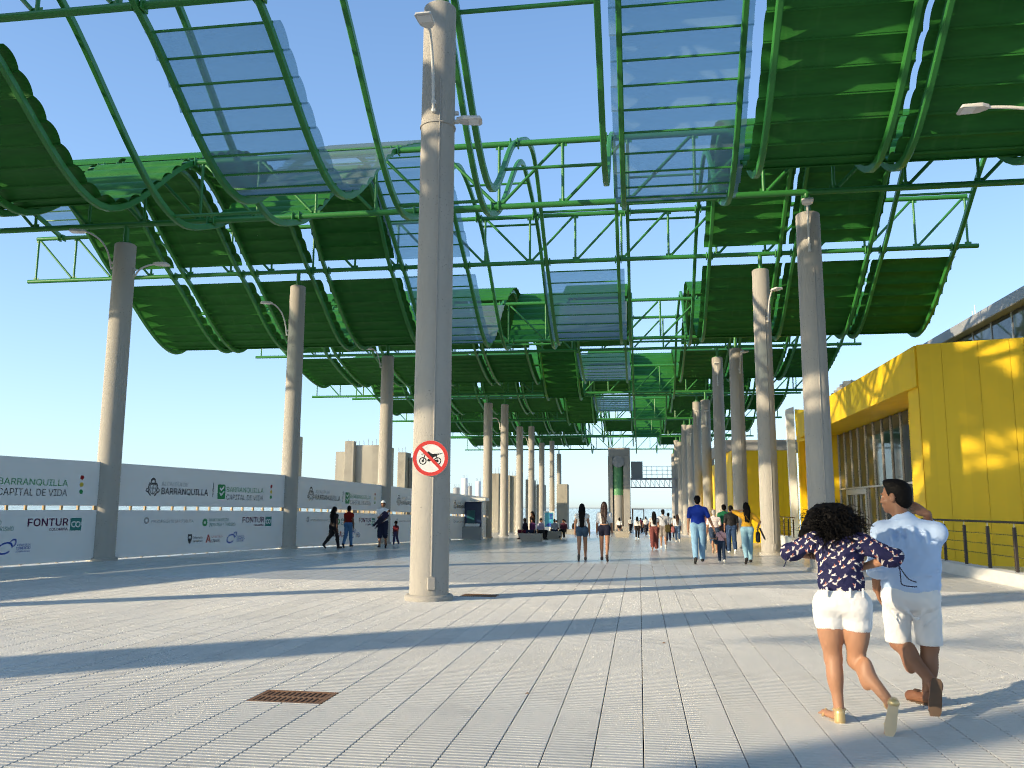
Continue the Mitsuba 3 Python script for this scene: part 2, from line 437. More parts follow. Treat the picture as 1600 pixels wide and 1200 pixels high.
for i in TY:
    if i > 9:
        l, gr = 'far concrete column at the end of the row along the yellow building', 'last columns of the yellow building row'
    elif i < 2:
        l, gr = 'round concrete column of the yellow building row out beside the camera', 'columns beside the camera, building side'
    else:
        l, gr = lab_r[i], None
    TOP['R', i] = column(RX[i], TY[i], TB[i], l, gr, seam=toward(RX[i], TY[i]) + 0.32 if 2 <= i <= 5 else None)[1]
column(LX[-1] + 0.46, TY[-1] - 0.42, TB[-1], 'round concrete column of the hoarding row out beside the camera', 'columns beside the camera')
CA, TOP['A', 1] = column(-3.45, 13.8, TB[1], 'nearest tall concrete column, carrying the round motorcycle ban sign', None, seam=math.atan2(-13.8, 3.45) + 0.10)
# a second short bracket and a strap on the sign column
put('strap', CA, lathe([(R0 + 0.004, 8.19), (R0 + 0.004, 8.215)], 32, (-3.45, 13.8, 0)), 'mat_concrete', smooth=40)

# ------------------------------------------------------------------ canopy ribbons
def knots(kinds):
    """kinds: dict truss index -> 'e' or 'l'; the way the ribbon passes each truss"""
    ks = []
    idx = sorted(kinds)
    for i in idx:
        k = kinds[i]; y = TY[i]; zb = TB[i]
        if i % 2:      # going down
            ks.append((y, zb - 0.10 if k == 'e' else zb + TD + 0.02))
        else:          # rising
            if k == 'e':
                ks += [(y - 3.9, zb - 0.92 if i < 6 else zb + 0.15), (y, zb + TD), (y + 4.0, zb + TD + 1.55)]
            else:
                ks += [(y - 1.5, zb - 0.60), (y, zb - 0.16), (y + 5.3, zb + TD + 1.60)]
    ks = np.array(sorted(ks))
    return ks
E_ALL = {i: 'e' for i in TY}
L_ALL = {i: 'l' for i in TY}
# name: (xL, xR at the third truss, fan per metre, kinds, {span: cover}) ; span s lies between truss s and s+1 ; G opaque green, C clear sheet, - bare tubes
RIB_DEF = [
    ('outermost', -23.3, -21.0, 0.02, L_ALL, {-2: 'G', -1: 'G', 0: 'G', 1: 'G', 2: 'C'}, (-2, 3)),
    ('second outermost', -20.65, -18.22, 0.03, E_ALL, dict.fromkeys(range(-2, 12), 'G'), (-2, 12)),
    ('third', -17.67, -15.35, 0.035, E_ALL, dict.fromkeys(range(-2, 12), 'G'), (-2, 12)),
    ('fourth', -14.78, -12.50, 0.03, E_ALL, dict.fromkeys(range(-2, 12), 'G'), (-2, 12)),
    ('fifth', -11.83, -9.24, 0.028, {**E_ALL, 1: 'l', 2: 'l', 0: 'l'}, {-2: 'G', -1: 'C', 0: '-', 1: '-', 2: 'G', **dict.fromkeys(range(3, 12), 'G')}, (-2, 12)),
    ('sixth', -8.75, -6.29, 0.043, E_ALL, {-2: 'G', -1: 'G', 0: 'C', 1: 'C', 2: 'C', 3: 'C', 4: 'G', 5: 'G', 6: 'G', 7: 'G', 8: 'G', 9: 'G', 10: 'G', 11: 'G'}, (-2, 12)),
    ('seventh', -5.85, -3.68, 0.01, L_ALL, {-2: 'G', -1: 'C', 0: '-', 1: '-', 2: '-', 3: '-', 4: 'G', 5: 'G', 6: 'G', 7: 'G', 8: 'G', 9: '-', 10: '-', 11: '-'}, (-2, 12)),
    ('eighth', -3.25, -0.62, 0.0, E_ALL, {-2: 'C', -1: '-', 0: '-', 1: '-', 2: '-', 3: 'C', 4: 'G', 5: 'C', 6: 'G', 7: 'C', 8: '-', 9: 'G', 10: '-', 11: '-'}, (-2, 12)),
    ('ninth', -0.26, 2.30, 0.0, L_ALL, {-2: 'G', -1: 'G', 0: '-', 1: 'C', 2: '-', 3: '-', 4: '-', 5: '-', 6: 'G', 7: '-', 8: 'G', 9: '-', 10: 'G', 11: '-'}, (-2, 12)),
    ('tenth', 2.66, 5.07, 0.0, E_ALL, dict.fromkeys(range(-2, 12), 'G'), (-2, 12)),
    ('eleventh', 5.60, 8.12, 0.0, E_ALL, dict.fromkeys(range(-2, 12), 'G'), (-2, 12)),
    ('twelfth', 8.61, 10.97, 0.0, E_ALL, {-2: 'G', -1: 'G', 0: 'G', 1: 'G', 2: '-', 3: 'G', 4: '-', 5: 'G', 6: '-', 7: 'G', 8: '-', 9: 'G', 10: '-', 11: '-'}, (-2, 12)),
]
rib_label = {'outermost': 'green canopy ribbon at the outer edge above the hoarding, with a small clear stretch', 'second outermost': 'wavy green canopy ribbon whose lowest curve hangs outside the nearest hoarding column',
    'third': 'wavy green canopy ribbon, third in from the hoarding side', 'fourth': 'wavy green canopy ribbon fully covered with dark sheets, fourth in from the hoarding side',
    'fifth': 'canopy ribbon that is bare tubes near the sign column and green sheets farther on', 'sixth': 'canopy ribbon covered with clear bluish sheets beside the sign column',
    'seventh': 'canopy ribbon of bare tubes passing just behind the top of the sign column', 'eighth': 'canopy ribbon of bare tubes with one clear green tinted stretch farther on',
    'ninth': 'canopy ribbon with broad clear sheets high over the middle of the plaza', 'tenth': 'dark green canopy ribbon directly above the yellow building columns',
    'eleventh': 'dark green canopy ribbon between the column row and the yellow building', 'twelfth': 'outer green canopy ribbon nearest the glass building, ending open to the sky'}
def oct_section(a, b, c):
    return np.array([(-a + c, -b), (a - c, -b), (a, -b + c), (a, b - c), (a - c, b), (-a + c, b), (-a, b - c), (-a, -b + c)])
SLAT = 0.57
def slat_mesh(P0, P1, N, x0, x1, rise, nseg=7, rib_twist=0.0):
    """one arched roofing sheet from P0 to P1 (yz), bulging along N"""
    s = np.linspace(0, 1, nseg + 1)
    yz = P0[None] * (1 - s)[:, None] + P1[None] * s[:, None] + N[None] * (rise * np.sin(np.pi * s) ** 0.8)[:, None]
    v = np.vstack([np.column_stack([np.full(nseg + 1, x0), yz]), np.column_stack([np.full(nseg + 1, x1), yz])])
    i = np.arange(nseg); k = nseg + 1
    f = np.stack([i, i + k, i + k + 1, i + 1], 1)
    return v, f
for (nm, xl, xr, fan, kinds, cover, (i0, i1)) in RIB_DEF:
    ks = knots(kinds)
    ya, yb = TY[i0], TY[i1] + 1.5
    if nm == 'outermost':
        yb = TY[3] + 0.2
    Y = np.arange(ya, yb, 0.12)
    Z = pchip(ks[:, 0], ks[:, 1], Y)
    def xoff(y):
        return fan * np.minimum(y - 30.1, 0) * 1.0
    t = thing('canopy_ribbon', rib_label[nm], 'canopy')
    for tn, xx in (('edge_tube', xl), ('edge_tube', xr)):
        st = slice(None, None, 3)
        path = np.column_stack([xx + xoff(Y[st]), Y[st], Z[st]])
        put(tn, t, sweep(path, oct_section(0.062, 0.088, 0.02), frame=(1, 0, 0)), 'mat_green', smooth=35)
    S = np.concatenate([[0], np.cumsum(np.hypot(np.diff(Y), np.diff(Z)))])
    cl = []
    for i in TY:
        if not (i0 <= i <= i1 and 1 <= i <= 6) or (nm == 'outermost' and i > 3):
            continue
        k = kinds[i]; zc = TB[i] if (k == 'e') == bool(i % 2) else TB[i] + TD
        for xx in (xl, xr):
            for s in (-1, 1):
                c = cbox(-0.022, 0.022, -0.13, 0.13, -0.13, 0.13, 0.02)
                c.apply_translation((xx + float(xoff(TY[i])) + 0.10 * s, TY[i], zc)); cl.append(c)
    if cl:
        put('clamps', t, cat(*cl), 'mat_green', kind='stuff')
    for sp, cv in cover.items():
        if cv == '-' or sp < i0 or sp >= i1:
            continue
        y0, y1 = TY[sp] + 0.42, TY[sp + 1] - 0.42
        s0, s1 = np.interp([y0, y1], Y, S)
        n = max(1, int(round((s1 - s0) / SLAT)))
        ss = np.linspace(s0, s1, n + 1)
        py = np.interp(ss, S, Y); pz = np.interp(ss, S, Z)
        single = 1 <= sp <= 3
        acc = []; pur = []
        for j in range(n):
            A = np.array([py[j], pz[j]]); B = np.array([py[j + 1], pz[j + 1]])
            d = (B - A) / np.linalg.norm(B - A); N = np.array([-d[1], d[0]])
            A2 = A + N * 0.115 - d * 0.02; B2 = B + N * 0.105 + d * 0.02
            o = float(xoff((A[0] + B[0]) / 2))
            e0, e1 = 0.20 + 0.02 * rng.random(), 0.20 + 0.02 * rng.random()
            v, f = slat_mesh(A2, B2, N, xl + o - e0, xr + o + e1, 0.115 if cv == 'G' else 0.08)
            if single:
                put('slat', t, (v, f), 'mat_sheet' if cv == 'G' else 'mat_clear_sheet', smooth=True)
            else:
                acc.append(trimesh.Trimesh(v, np.vstack([f[:, [0, 1, 2]], f[:, [0, 2, 3]]]), process=False))
            if cv == 'C':
                q0 = A + N * 0.10
                pur.append(box(xl + o - 0.05, xr + o + 0.05, q0[0] - 0.02, q0[0] + 0.02, q0[1] - 0.02, q0[1] + 0.02))
        if acc:
            put('sheeting', t, cat(*acc), 'mat_sheet' if cv == 'G' else 'mat_clear_sheet', kind='stuff', smooth=True)
        if pur:
            if single:
                for m in pur:
                    put('purlin', t, m, 'mat_green')
            else:
                put('purlins', t, cat(*pur), 'mat_green', kind='stuff')
        # two runs of purlin angles under opaque sheets near the trusses
    # cross ties joining the two tubes in the bare stretches
    for sp, cv in cover.items():
        if cv == '-' and 1 <= sp <= 3:
            for yy in (TY[sp] + 0.5, TY[sp + 1] - 1.9):
                z = float(np.interp(yy, Y, Z)); o = float(xoff(yy))
                put('cross_tie', t, rod((xl + o, yy, z + 0.02), (xr + o, yy, z + 0.02), 0.045, 8), 'mat_green', smooth=50)
# ------------------------------------------------------------------ lettering and flat marks
from shapely.geometry import Polygon, Point, LineString, box as sbox
from shapely.ops import unary_union
from shapely import affinity
def flatmark(shape, depth=0.002):
    gs = getattr(shape, 'geoms', [shape])
    return cat(*[trimesh.creation.extrude_polygon(g, depth, engine='earcut') for g in gs if g.geom_type == 'Polygon' and g.area > 1e-7])
def fit(m, u0, u1, v0, v1, keep=False):
    """scale a flat mesh into the rectangle"""
    b = m.bounds; s = np.array([(u1 - u0) / (b[1][0] - b[0][0]), (v1 - v0) / (b[1][1] - b[0][1]), 1.0])
    v = (m.vertices - [b[0][0], b[0][1], b[0][2]]) * s + [u0, v0, 0]
    return trimesh.Trimesh(v, m.faces, process=False)
def word(s, bold=False):
    return meshkit.text_mesh(s, 0.2, 0.002, bold)
def crest():
    sh = Polygon([(-.32, .35), (.32, .35), (.32, -.1), (.18, -.36), (0, -.46), (-.18, -.36), (-.32, -.1)])
    inner = sh.buffer(-.06)
    parts = [sh.difference(inner), LineString([(0, .3), (0, -.4)]).buffer(.03), LineString([(-.28, .05), (.28, .05)]).buffer(.03),
             Point(0, .62).buffer(.24).difference(Point(0, .55).buffer(.15)), LineString([(-.34, .42), (.34, .42)]).buffer(.05)]
    for s in (-1, 1):
        parts.append(Point(s * .5, -.12).buffer(.17).difference(Point(s * .5, -.10).buffer(.09)))
        parts.append(LineString([(s * .42, -.28), (s * .2, -.52)]).buffer(.05))
        parts.append(LineString([(s * .45, .05), (s * .38, .35)]).buffer(.04))
    return flatmark(unary_union(parts))
def blogo():
    body = sbox(0, 0, .36, .5).buffer(.04)
    body = body.difference(Polygon([(.40, .22), (.46, .26), (.40, .30)]))
    for y in (.14, .34):
        body = body.difference(LineString([(.1, y + .05), (.17, y - .03), (.31, y + .11)]).buffer(.033))
    return flatmark(body)
def cobox():
    b = sbox(0, 0, .34, .34)
    c = Point(.11, .17).buffer(.085).difference(Point(.11, .17).buffer(.05)).difference(sbox(.14, .13, .3, .21))
    o = Point(.235, .17).buffer(.085).difference(Point(.235, .17).buffer(.05))
    return flatmark(b.difference(c).difference(o))
def swirl():
    a = np.linspace(0.2, 5.6, 40)
    l1 = LineString(np.stack([.36 * np.cos(a), .22 * np.sin(a)], 1)).buffer(.035)
    b = np.linspace(-0.6, 2.6, 30)
    l2 = LineString(np.stack([.30 + .16 * np.cos(b), .18 + .17 * np.sin(b)], 1)).buffer(.03)
    return flatmark(affinity.skew(l1.union(l2), 25))
def disc(r=.1):
    return flatmark(Point(0, 0).buffer(r))
def shield():
    return flatmark(Polygon([(-.2, .25), (.2, .25), (.2, -.05), (0, -.25), (-.2, -.05)]).difference(Polygon([(-.12, .16), (.12, .16), (.12, .04), (-.12, .04)])))
MARKS = [  # mesh, material, u0,u1,v0,v1  (metres along and up the panel)
    (crest(), 'mat_ink_dark', 1.41, 1.97, 1.80, 2.34), (word('ALCALDÍA DE'), 'mat_ink_grey', 2.04, 3.17, 2.11, 2.28), (word('BARRANQUILLA', True), 'mat_ink_dark', 2.04, 4.11, 1.84, 2.06),
    (flatmark(sbox(0, 0, .03, .5)), 'mat_ink_dark', 4.33, 4.36, 1.82, 2.28), (blogo(), 'mat_ink_green', 4.57, 4.95, 1.76, 2.24), (word('BARRANQUILLA'), 'mat_ink_green', 5.02, 7.01, 1.99, 2.17), (word('CAPITAL DE VIDA'), 'mat_ink_dark', 5.02, 7.01, 1.74, 1.92),
    (disc(), 'mat_ink_red', 7.39, 7.51, 2.19, 2.31), (disc(), 'mat_ink_yellow', 7.39, 7.51, 2.00, 2.12), (disc(), 'mat_ink_green', 7.39, 7.51, 1.81, 1.93),
    (flatmark(Point(0, 0).buffer(.1).difference(Point(0, 0).buffer(.05))), 'mat_ink_grey', 1.42, 1.62, 0.98, 1.18), (word('PRESIDENCIA DE LA REPÚBLICA'), 'mat_ink_grey', 1.72, 3.50, 1.01, 1.12),
    (flatmark(Point(0, 0).buffer(.12).difference(Point(0, 0).buffer(.05))), 'mat_ink_green', 3.92, 4.16, 0.88, 1.12), (word('MINCOMERCIO'), 'mat_ink_teal', 4.24, 5.2, 1.03, 1.13), (word('INDUSTRIA Y TURISMO'), 'mat_ink_teal', 4.24, 5.55, 0.87, 0.98),
    (word('FONTUR', True), 'mat_ink_purple', 5.92, 7.12, 0.97, 1.17), (word('COLOMBIA', True), 'mat_ink_purple', 6.55, 7.12, 0.85, 0.92), (cobox(), 'mat_ink_teal', 7.19, 7.54, 0.84, 1.17),
    (shield(), 'mat_ink_dark', 3.30, 3.48, 0.33, 0.64), (word('Gobernación'), 'mat_ink_dark', 3.52, 3.98, 0.49, 0.57), (word('del Atlántico'), 'mat_ink_dark', 3.52, 3.98, 0.38, 0.46),
    (word('A', True), 'mat_ink_red', 4.13, 4.36, 0.35, 0.61), (word('ATLÁNTICO'), 'mat_ink_red', 4.38, 4.92, 0.50, 0.58), (word('LÍDER', True), 'mat_ink_dark', 4.38, 4.80, 0.36, 0.47),
    (swirl(), 'mat_ink_blue', 5.15, 5.66, 0.30, 0.68), (word('CÁMARA DE'), 'mat_ink_blue', 5.68, 6.06, 0.50, 0.56), (word('COMERCIO', True), 'mat_ink_blue', 5.66, 6.06, 0.41, 0.48), (word('DE BARRANQUILLA'), 'mat_ink_blue', 5.66, 6.06, 0.34, 0.38),
]
MARKD = [mikit.ply(fit(m, a, b, c, d), mat) for (m, mat, a, b, c, d) in MARKS]
hl = {-2: None, -1: None, 0: None, 1: 'white printed hoarding panel nearest the camera, ending at the first hoarding column', 2: 'white printed hoarding panel between the first and second hoarding columns',
      3: 'white printed hoarding panel behind the two women and the man in the white cap', 4: 'white printed hoarding panel half hidden behind the sign column', 5: 'last white printed hoarding panel, beside the dark kiosk'}
def quadbox(L, z0, z1, y0, y1, dz):
    """panel box whose far end is dz lower"""
    m = cbox(0, L, y0, y1, z0, z1, 0.006)
    m.vertices[:, 2] += dz * m.vertices[:, 0] / L
    return m
for i in range(-2, 6):
    a = np.array([LX[i], TY[i]]); b = np.array([LX[i + 1], TY[i + 1]])
    d = (b - a); L0 = np.linalg.norm(d); d /= L0
    h = thing('hoarding', hl[i] or 'white hoarding panel beside the camera', 'hoarding', None if hl[i] else 'hoarding beside the camera')
    za, zb_ = gz(a[1]), gz(b[1])
    M = np.array([[d[0], d[1], 0, a[0]], [d[1], -d[0], 0, a[1]], [0, 0, 1, za], [0, 0, 0, 1.0]])   # x along, y towards the plaza
    tw = T(M.tolist())
    s = 0.34; L = L0 - 0.66; dz = zb_ - za
    def wput(nm, m, mat, **kw):
        m = m.copy(); m.vertices[:, 2] += dz * m.vertices[:, 0] / L0
        m.apply_transform(M)
        if np.linalg.det(M[:3, :3]) < 0:
            m.faces = m.faces[:, ::-1]
        put(nm, h, m, mat, **kw)
    wput('upper_panel', cbox(s, s + L, -0.02, 0.02, 1.50, 2.70, 0.006), 'mat_hoarding')
    wput('lower_panel', cbox(s, s + L, -0.02, 0.02, 0.035, 1.38, 0.006), 'mat_hoarding')
    n = 14 if i < 4 else 12
    for j in range(n + 1):
        x = s + 0.04 + j * (L - 0.08) / n
        wput('stud', box(x - 0.03, x + 0.03, -0.075, -0.022, 0.02, 2.64), 'mat_timber')
    for zz in (0.5, 2.2):
        wput('rail', box(s, s + L, -0.115, -0.077, zz, zz + 0.07), 'mat_timber')
    if i >= 1:
        # the prints: x along, local y up, local z towards the plaza
        sl = dz / L0
        f = L0 / 8.578 if L0 > 8.6 else 1.0
        N = np.array([[d[0], 0, d[1], a[0] + d[1] * 0.0215], [d[1], 0, -d[0], a[1] - d[0] * 0.0215], [sl, 1, 0, za], [0, 0, 0, 1.0]])
        for (md, (_, mat, u0, u1, v0, v1)) in zip(MARKD, MARKS):
            if L0 < 8.4 or True:
                off = (L0 - 8.578)
                tm = T((N @ np.array([[1, 0, 0, off * 0.5 if off < 0 else off * 0.5], [0, 1, 0, 0], [0, 0, 1, 0], [0, 0, 0, 1.0]])).tolist())
                again('lettering' if v1 - v0 < 0.24 and u1 - u0 > 0.3 else 'emblem', h, md, tm)

# ------------------------------------------------------------------ motorcycle ban sign on the nearest column
sg = thing('no_motorcycle_sign', 'round red and white no motorcycles sign strapped to the nearest column', 'sign')
SN = np.array([0.13, -0.99, 0.0]); SN /= np.linalg.norm(SN); SX = np.array([-SN[1], SN[0], 0.0])
SO = np.array([-3.38, 13.45, 2.30])
def sput(nm, shp, mat, d0, d1, parent=sg):
    m = flatmark(shp, d1 - d0); m.apply_translation((0, 0, d0))
    M = np.eye(4); M[:3, 0] = SX; M[:3, 1] = [0, 0, 1]; M[:3, 2] = SN; M[:3, 3] = SO
    if np.linalg.det(M[:3, :3]) < 0:
        m.faces = m.faces[:, ::-1]
    m.apply_transform(M)
    put(nm, parent, m, mat)
RS = 0.292
sput('plate', Point(0, 0).buffer(RS, 48), 'mat_sign_white', -0.012, 0.0)
sput('red_ring', Point(0, 0).buffer(RS - 0.002, 48).difference(Point(0, 0).buffer(RS * 0.79, 48)), 'mat_red', 0.0005, 0.003)
wheelL, wheelR = Point(-0.125, -0.045), Point(0.115, -0.045)
moto = [wheelL.buffer(0.062, 24).difference(wheelL.buffer(0.045, 24)), wheelR.buffer(0.062, 24).difference(wheelR.buffer(0.045, 24)), wheelL.buffer(0.02), wheelR.buffer(0.02),
        Polygon([(-0.055, 0.105), (-0.03, 0.112), (0.0, 0.085), (0.03, 0.07), (0.10, 0.075), (0.19, 0.082), (0.20, 0.075), (0.115, 0.055), (0.105, 0.03), (0.05, 0.02), (0.03, -0.03), (-0.02, -0.055), (-0.055, -0.05), (-0.05, -0.02), (-0.01, 0.0), (-0.03, 0.05)]),
        LineString([(-0.085, 0.08), (-0.11, 0.0), (-0.125, -0.045)]).buffer(0.008), LineString([(-0.145, 0.065), (-0.10, 0.072), (-0.075, 0.068)]).buffer(0.006), LineString([(0.115, -0.045), (0.03, -0.03)]).buffer(0.012), LineString([(0.115, -0.045), (0.10, 0.03)]).buffer(0.007)]
sput('motorcycle_symbol', unary_union(moto), 'mat_black', 0.0005, 0.002)
bar = affinity.rotate(sbox(-RS * 0.83, -0.026, RS * 0.83, 0.026), -45, origin=(0, 0))
sput('red_bar', bar, 'mat_red', 0.0025, 0.005)
put('bracket', sg, box(-3.42, -3.34, 13.465, 13.56, 2.25, 2.36), 'mat_steel')

# ------------------------------------------------------------------ lamps on the columns
def column_lamp(x, y, z, az, label, arm=1.0, out=0.25, group=None, tilt=0.0):
    """gooseneck lamp: foot of the arm at (x,y,z) on the column face, az the direction it leans to"""
    t = thing('column_lamp', label, 'lamp', group)
    c, s = math.cos(az), math.sin(az)
    f = lambda r, zz: (x + c * r, y + s * r, z + zz)
    k = np.linspace(0, 1, 12)
    path = [f(0.05 + out * (0.25 * math.sin(u * 1.3) + 0.75 * u ** 3), arm * (1 - (1 - u) ** 1.25)) for u in k]
    put('arm', t, tube(path, 0.028, 8), 'mat_light_metal', smooth=50)
    put('bracket', t, cat(*[cbox(-0.04, 0.04, -0.04, 0.04, q, q + 0.06, 0.01).apply_transform(trimesh.transformations.rotation_matrix(az, [0, 0, 1])).apply_translation((x + c * 0.03, y + s * 0.03, z)) for q in (0.0, 0.16)]), 'mat_light_metal')
    hd = hull([(-0.02, -0.05, -0.02), (-0.02, 0.05, -0.02), (-0.02, -0.05, 0.03), (-0.02, 0.05, 0.03), (0.10, -0.125, -0.03), (0.10, 0.125, -0.03), (0.10, -0.12, 0.035), (0.10, 0.12, 0.035),
               (0.40, -0.15, -0.03), (0.40, 0.15, -0.03), (0.40, -0.13, 0.03), (0.40, 0.13, 0.03), (0.44, -0.10, -0.02), (0.44, 0.10, -0.02)])
    R_ = trimesh.transformations.rotation_matrix(az, [0, 0, 1]) @ trimesh.transformations.rotation_matrix(-tilt, [0, 1, 0])
    hd.apply_transform(R_); hd.apply_translation(path[-1])
    put('lamp_head', t, hd, 'mat_light_metal')
    gl = box(0.20, 0.38, -0.115, 0.115, -0.036, -0.031); gl.apply_transform(R_); gl.apply_translation(path[-1])
    put('lens', t, gl, 'mat_white')
def cface(x, y, a, r=0.30):
    return x + r * math.cos(a), y + r * math.sin(a)
aA = math.atan2(-13.8, 3.45)
def clamp_lamp(cx, cy, z, a, *args, **kw):
    px, py = cface(cx, cy, a)
    column_lamp(px, py, z, a, *args, **kw)
clamp_lamp(-3.45, 13.8, 8.35, aA - 0.25, 'gooseneck lamp near the top of the nearest column, facing the camera', arm=1.35, out=0.42)
clamp_lamp(-3.45, 13.8, 8.30, 0.15, 'stubby lamp arm sticking out sideways from the nearest column', arm=0.06, out=0.0)
clamp_lamp(LX[2], TY[2], 8.3, 3.4, 'lamp reaching outwards from the first hoarding column', arm=1.1, out=0.8)
clamp_lamp(LX[2], TY[2], 8.1, 0.1, 'lamp reaching over the plaza from the first hoarding column', arm=0.35, out=0.55)
clamp_lamp(LX[3], TY[3], 8.0, 3.7, 'lamp arching outwards from the second hoarding column', arm=1.2, out=0.6)
clamp_lamp(LX[4], TY[4], 8.1, 3.6, 'lamp at the top of the third hoarding column', arm=0.9, out=0.4)
clamp_lamp(RX[2], TY[2], 7.95, -1.75, 'lamp at the top of the thick column behind the curly haired woman', arm=1.2, out=0.12)
clamp_lamp(RX[3], TY[3], 8.0, -1.1, 'white lamp on the column beside the woman in the mustard top', arm=1.05, out=0.3)
clamp_lamp(RX[4], TY[4], 7.5, -1.2, 'lamp on the third column along the yellow building', arm=0.9, out=0.2)
clamp_lamp(RX[5], TY[5], 8.2, -1.7, 'lamp on the fourth column along the yellow building', arm=1.2, out=0.15)
clamp_lamp(RX[1], TY[1], 7.75, math.pi - 0.05, 'lamp head reaching in under the dark green sheets above the yellow wall', arm=0.25, out=0.9)
for i in (6, 7, 8):
    clamp_lamp(RX[i], TY[i], TB[i] - 2.4, -1.6, 'small lamp on the ' + {6: 'fifth', 7: 'sixth', 8: 'seventh'}[i] + ' column of the yellow building row', arm=1.0, out=0.2)
for i in (7, 9):
    clamp_lamp(LX[i], TY[i], TB[i] - 2.6, 3.4, 'small lamp on the ' + {7: 'first', 9: 'third'}[i] + ' slim column past the hoarding', arm=0.9, out=0.3)

# ------------------------------------------------------------------ drain grates
def grate(y0, y1, nb, label):
    """cast iron grate lying in the opening left in the planks"""
    g = thing('drain_grate', label, 'grate')
    x0, x1 = -10 * PLANK + 0.004, -8 * PLANK - 0.004
    y0, y1 = y0 + 0.004, y1 - 0.004
    put('pit', g, box(x0, x1, y0, y1, -0.029, -0.027), 'mat_rust')
    put('frame', g, cat(box(x0, x1, y0, y0 + 0.035, -0.0265, 0.003), box(x0, x1, y1 - 0.035, y1, -0.0265, 0.003), box(x0, x0 + 0.035, y0 + 0.0355, y1 - 0.0355, -0.0265, 0.003), box(x1 - 0.035, x1, y0 + 0.0355, y1 - 0.0355, -0.0265, 0.003)), 'mat_rust')
    xa, xb = x0 + 0.0355, x1 - 0.0355
    for j in range(nb):
        xx = xa + (j + 0.5) * (xb - xa) / nb
        put('bar', g, cbox(xx - 0.013, xx + 0.013, y0 + 0.036, y1 - 0.036, -0.018, 0.001, 0.003), 'mat_rust')
    put('cross_bar', g, box(xa, xb, (y0 + y1) / 2 - 0.014, (y0 + y1) / 2 + 0.014, -0.017, 0.0018), 'mat_rust')
grate(*GRATES[0], 12, 'rusty square drain grate in the paving nearest the camera')
grate(*GRATES[1], 10, 'rusty drain grate in the paving beside the sign column')

# ------------------------------------------------------------------ kerb, railing, lower yard
def c_white_kerb(p, n, uv):
    return mix((0.66, 0.66, 0.64), (0.50, 0.49, 0.46), fbm(p.x * 4, p.y * 4, p.z * 6, 4))
surf('mat_kerb', c_white_kerb, 0.6, 0.35)
kb = []
struct('kerb', cat(cbox(7.36, 7.72, -24, 28, -0.1, 0.26, 0.012)), 'mat_kerb')
struct('kerb', cbox(7.36, 7.72, 43.5, 70, gz(60) - 0.1, 0.12, 0.012), 'mat_kerb')
struct('yard', (np.array([[7.7, -24, 0.05], [60, -24, 0.05], [60, 60, 0.05], [7.7, 60, 0.05]], float), np.array([[0, 1, 2, 3]])), 'mat_paving')
struct('yard', (np.array([[7.36, 28, 0.006], [7.7, 28, 0.006], [7.7, 43.5, -0.2], [7.36, 43.5, -0.2]], float), np.array([[0, 1, 2, 3]])), 'mat_paving')
def railing(y0, y1, z, label, n):
    r = thing('railing', label, 'railing')
    X = 7.56
    put('handrail', r, rod((X, y0, z + 1.0), (X, y1, z + 1.0), 0.026, 10), 'mat_dark_steel', smooth=50)
    for q in (0.30, 0.52, 0.74):
        put('wire', r, rod((X, y0, z + q), (X, y1, z + q), 0.008, 6), 'mat_dark_steel', smooth=50)
    for j in range(n):
        y = y0 + 0.3 + j * (y1 - y0 - 0.6) / (n - 1)
        p = put('post', r, cbox(X - 0.03, X + 0.03, y - 0.032, y + 0.032, z, z + 0.9, 0.006), 'mat_dark_steel')
        put('pin', p, rod((X, y, z + 0.9), (X, y, z + 0.99), 0.009, 6), 'mat_alu')
railing(13.0, 24.4, 0.26, 'dark metal railing with wires on the white kerb by the yellow wall', 9)
railing(43.6, 54.0, 0.10, 'dark railing far along the yellow building beyond the curly haired woman', 8)

# ------------------------------------------------------------------ yellow building
yb = thing('yellow_building', 'bright yellow clad building with a glazed recessed entrance', 'building')
c0 = np.array([7.80, 24.70]); wd = np.array([0.96, -0.28]); wd /= np.linalg.norm(wd); wn = np.array([wd[1], -wd[0]])
ZT = 6.12
x = 0.0
widths = [0.62, 0.9, 0.75] + [0.33] * 14
for wv in widths:
    p0 = c0 + wd * (x + 0.004); p1 = c0 + wd * (x + wv - 0.004)
    lift = 0.006 if len(scene) % 2 else 0.0
    q = [p0, p1, p1 - wn * 0.09, p0 - wn * 0.09]
    m = hull([(*v, zz) for v in q for zz in (0.0, ZT)] )
    put('panel', yb, m, 'mat_yellow')
    x += wv
far_e = c0 + wd * x
# body behind the cladding
put('wall', yb, extrude_xy([tuple(c0 - wn * 0.10 + wd * 0.1), tuple(far_e - wn * 0.10), (far_e[0] + 2, 45.0), (9.6, 45.0), (9.6, 29.0), (7.9, 26.0)], -0.3, ZT - 0.02), 'mat_yellow')
# fascia over the recess
put('fascia', yb, cbox(7.78, 8.0, 24.85, 42.8, 4.96, ZT, 0.01), 'mat_yellow')
put('soffit', yb, box(8.002, 9.6, 24.9, 42.8, 5.0, 5.06), 'mat_yellow')
put('roof', yb, box(8.003, 9.6, 24.9, 42.8, 5.9, 6.0), 'mat_grey')
put('return_wall', yb, box(7.9, 9.598, 41.4, 41.7, -0.3, 4.998), 'mat_yellow')
put('corner_pier', yb, extrude_xy([(7.83, 24.85), (8.10, 25.0), (9.55, 30.1), (9.58, 30.4), (9.2, 30.4)], -0.3, 4.998), 'mat_yellow')
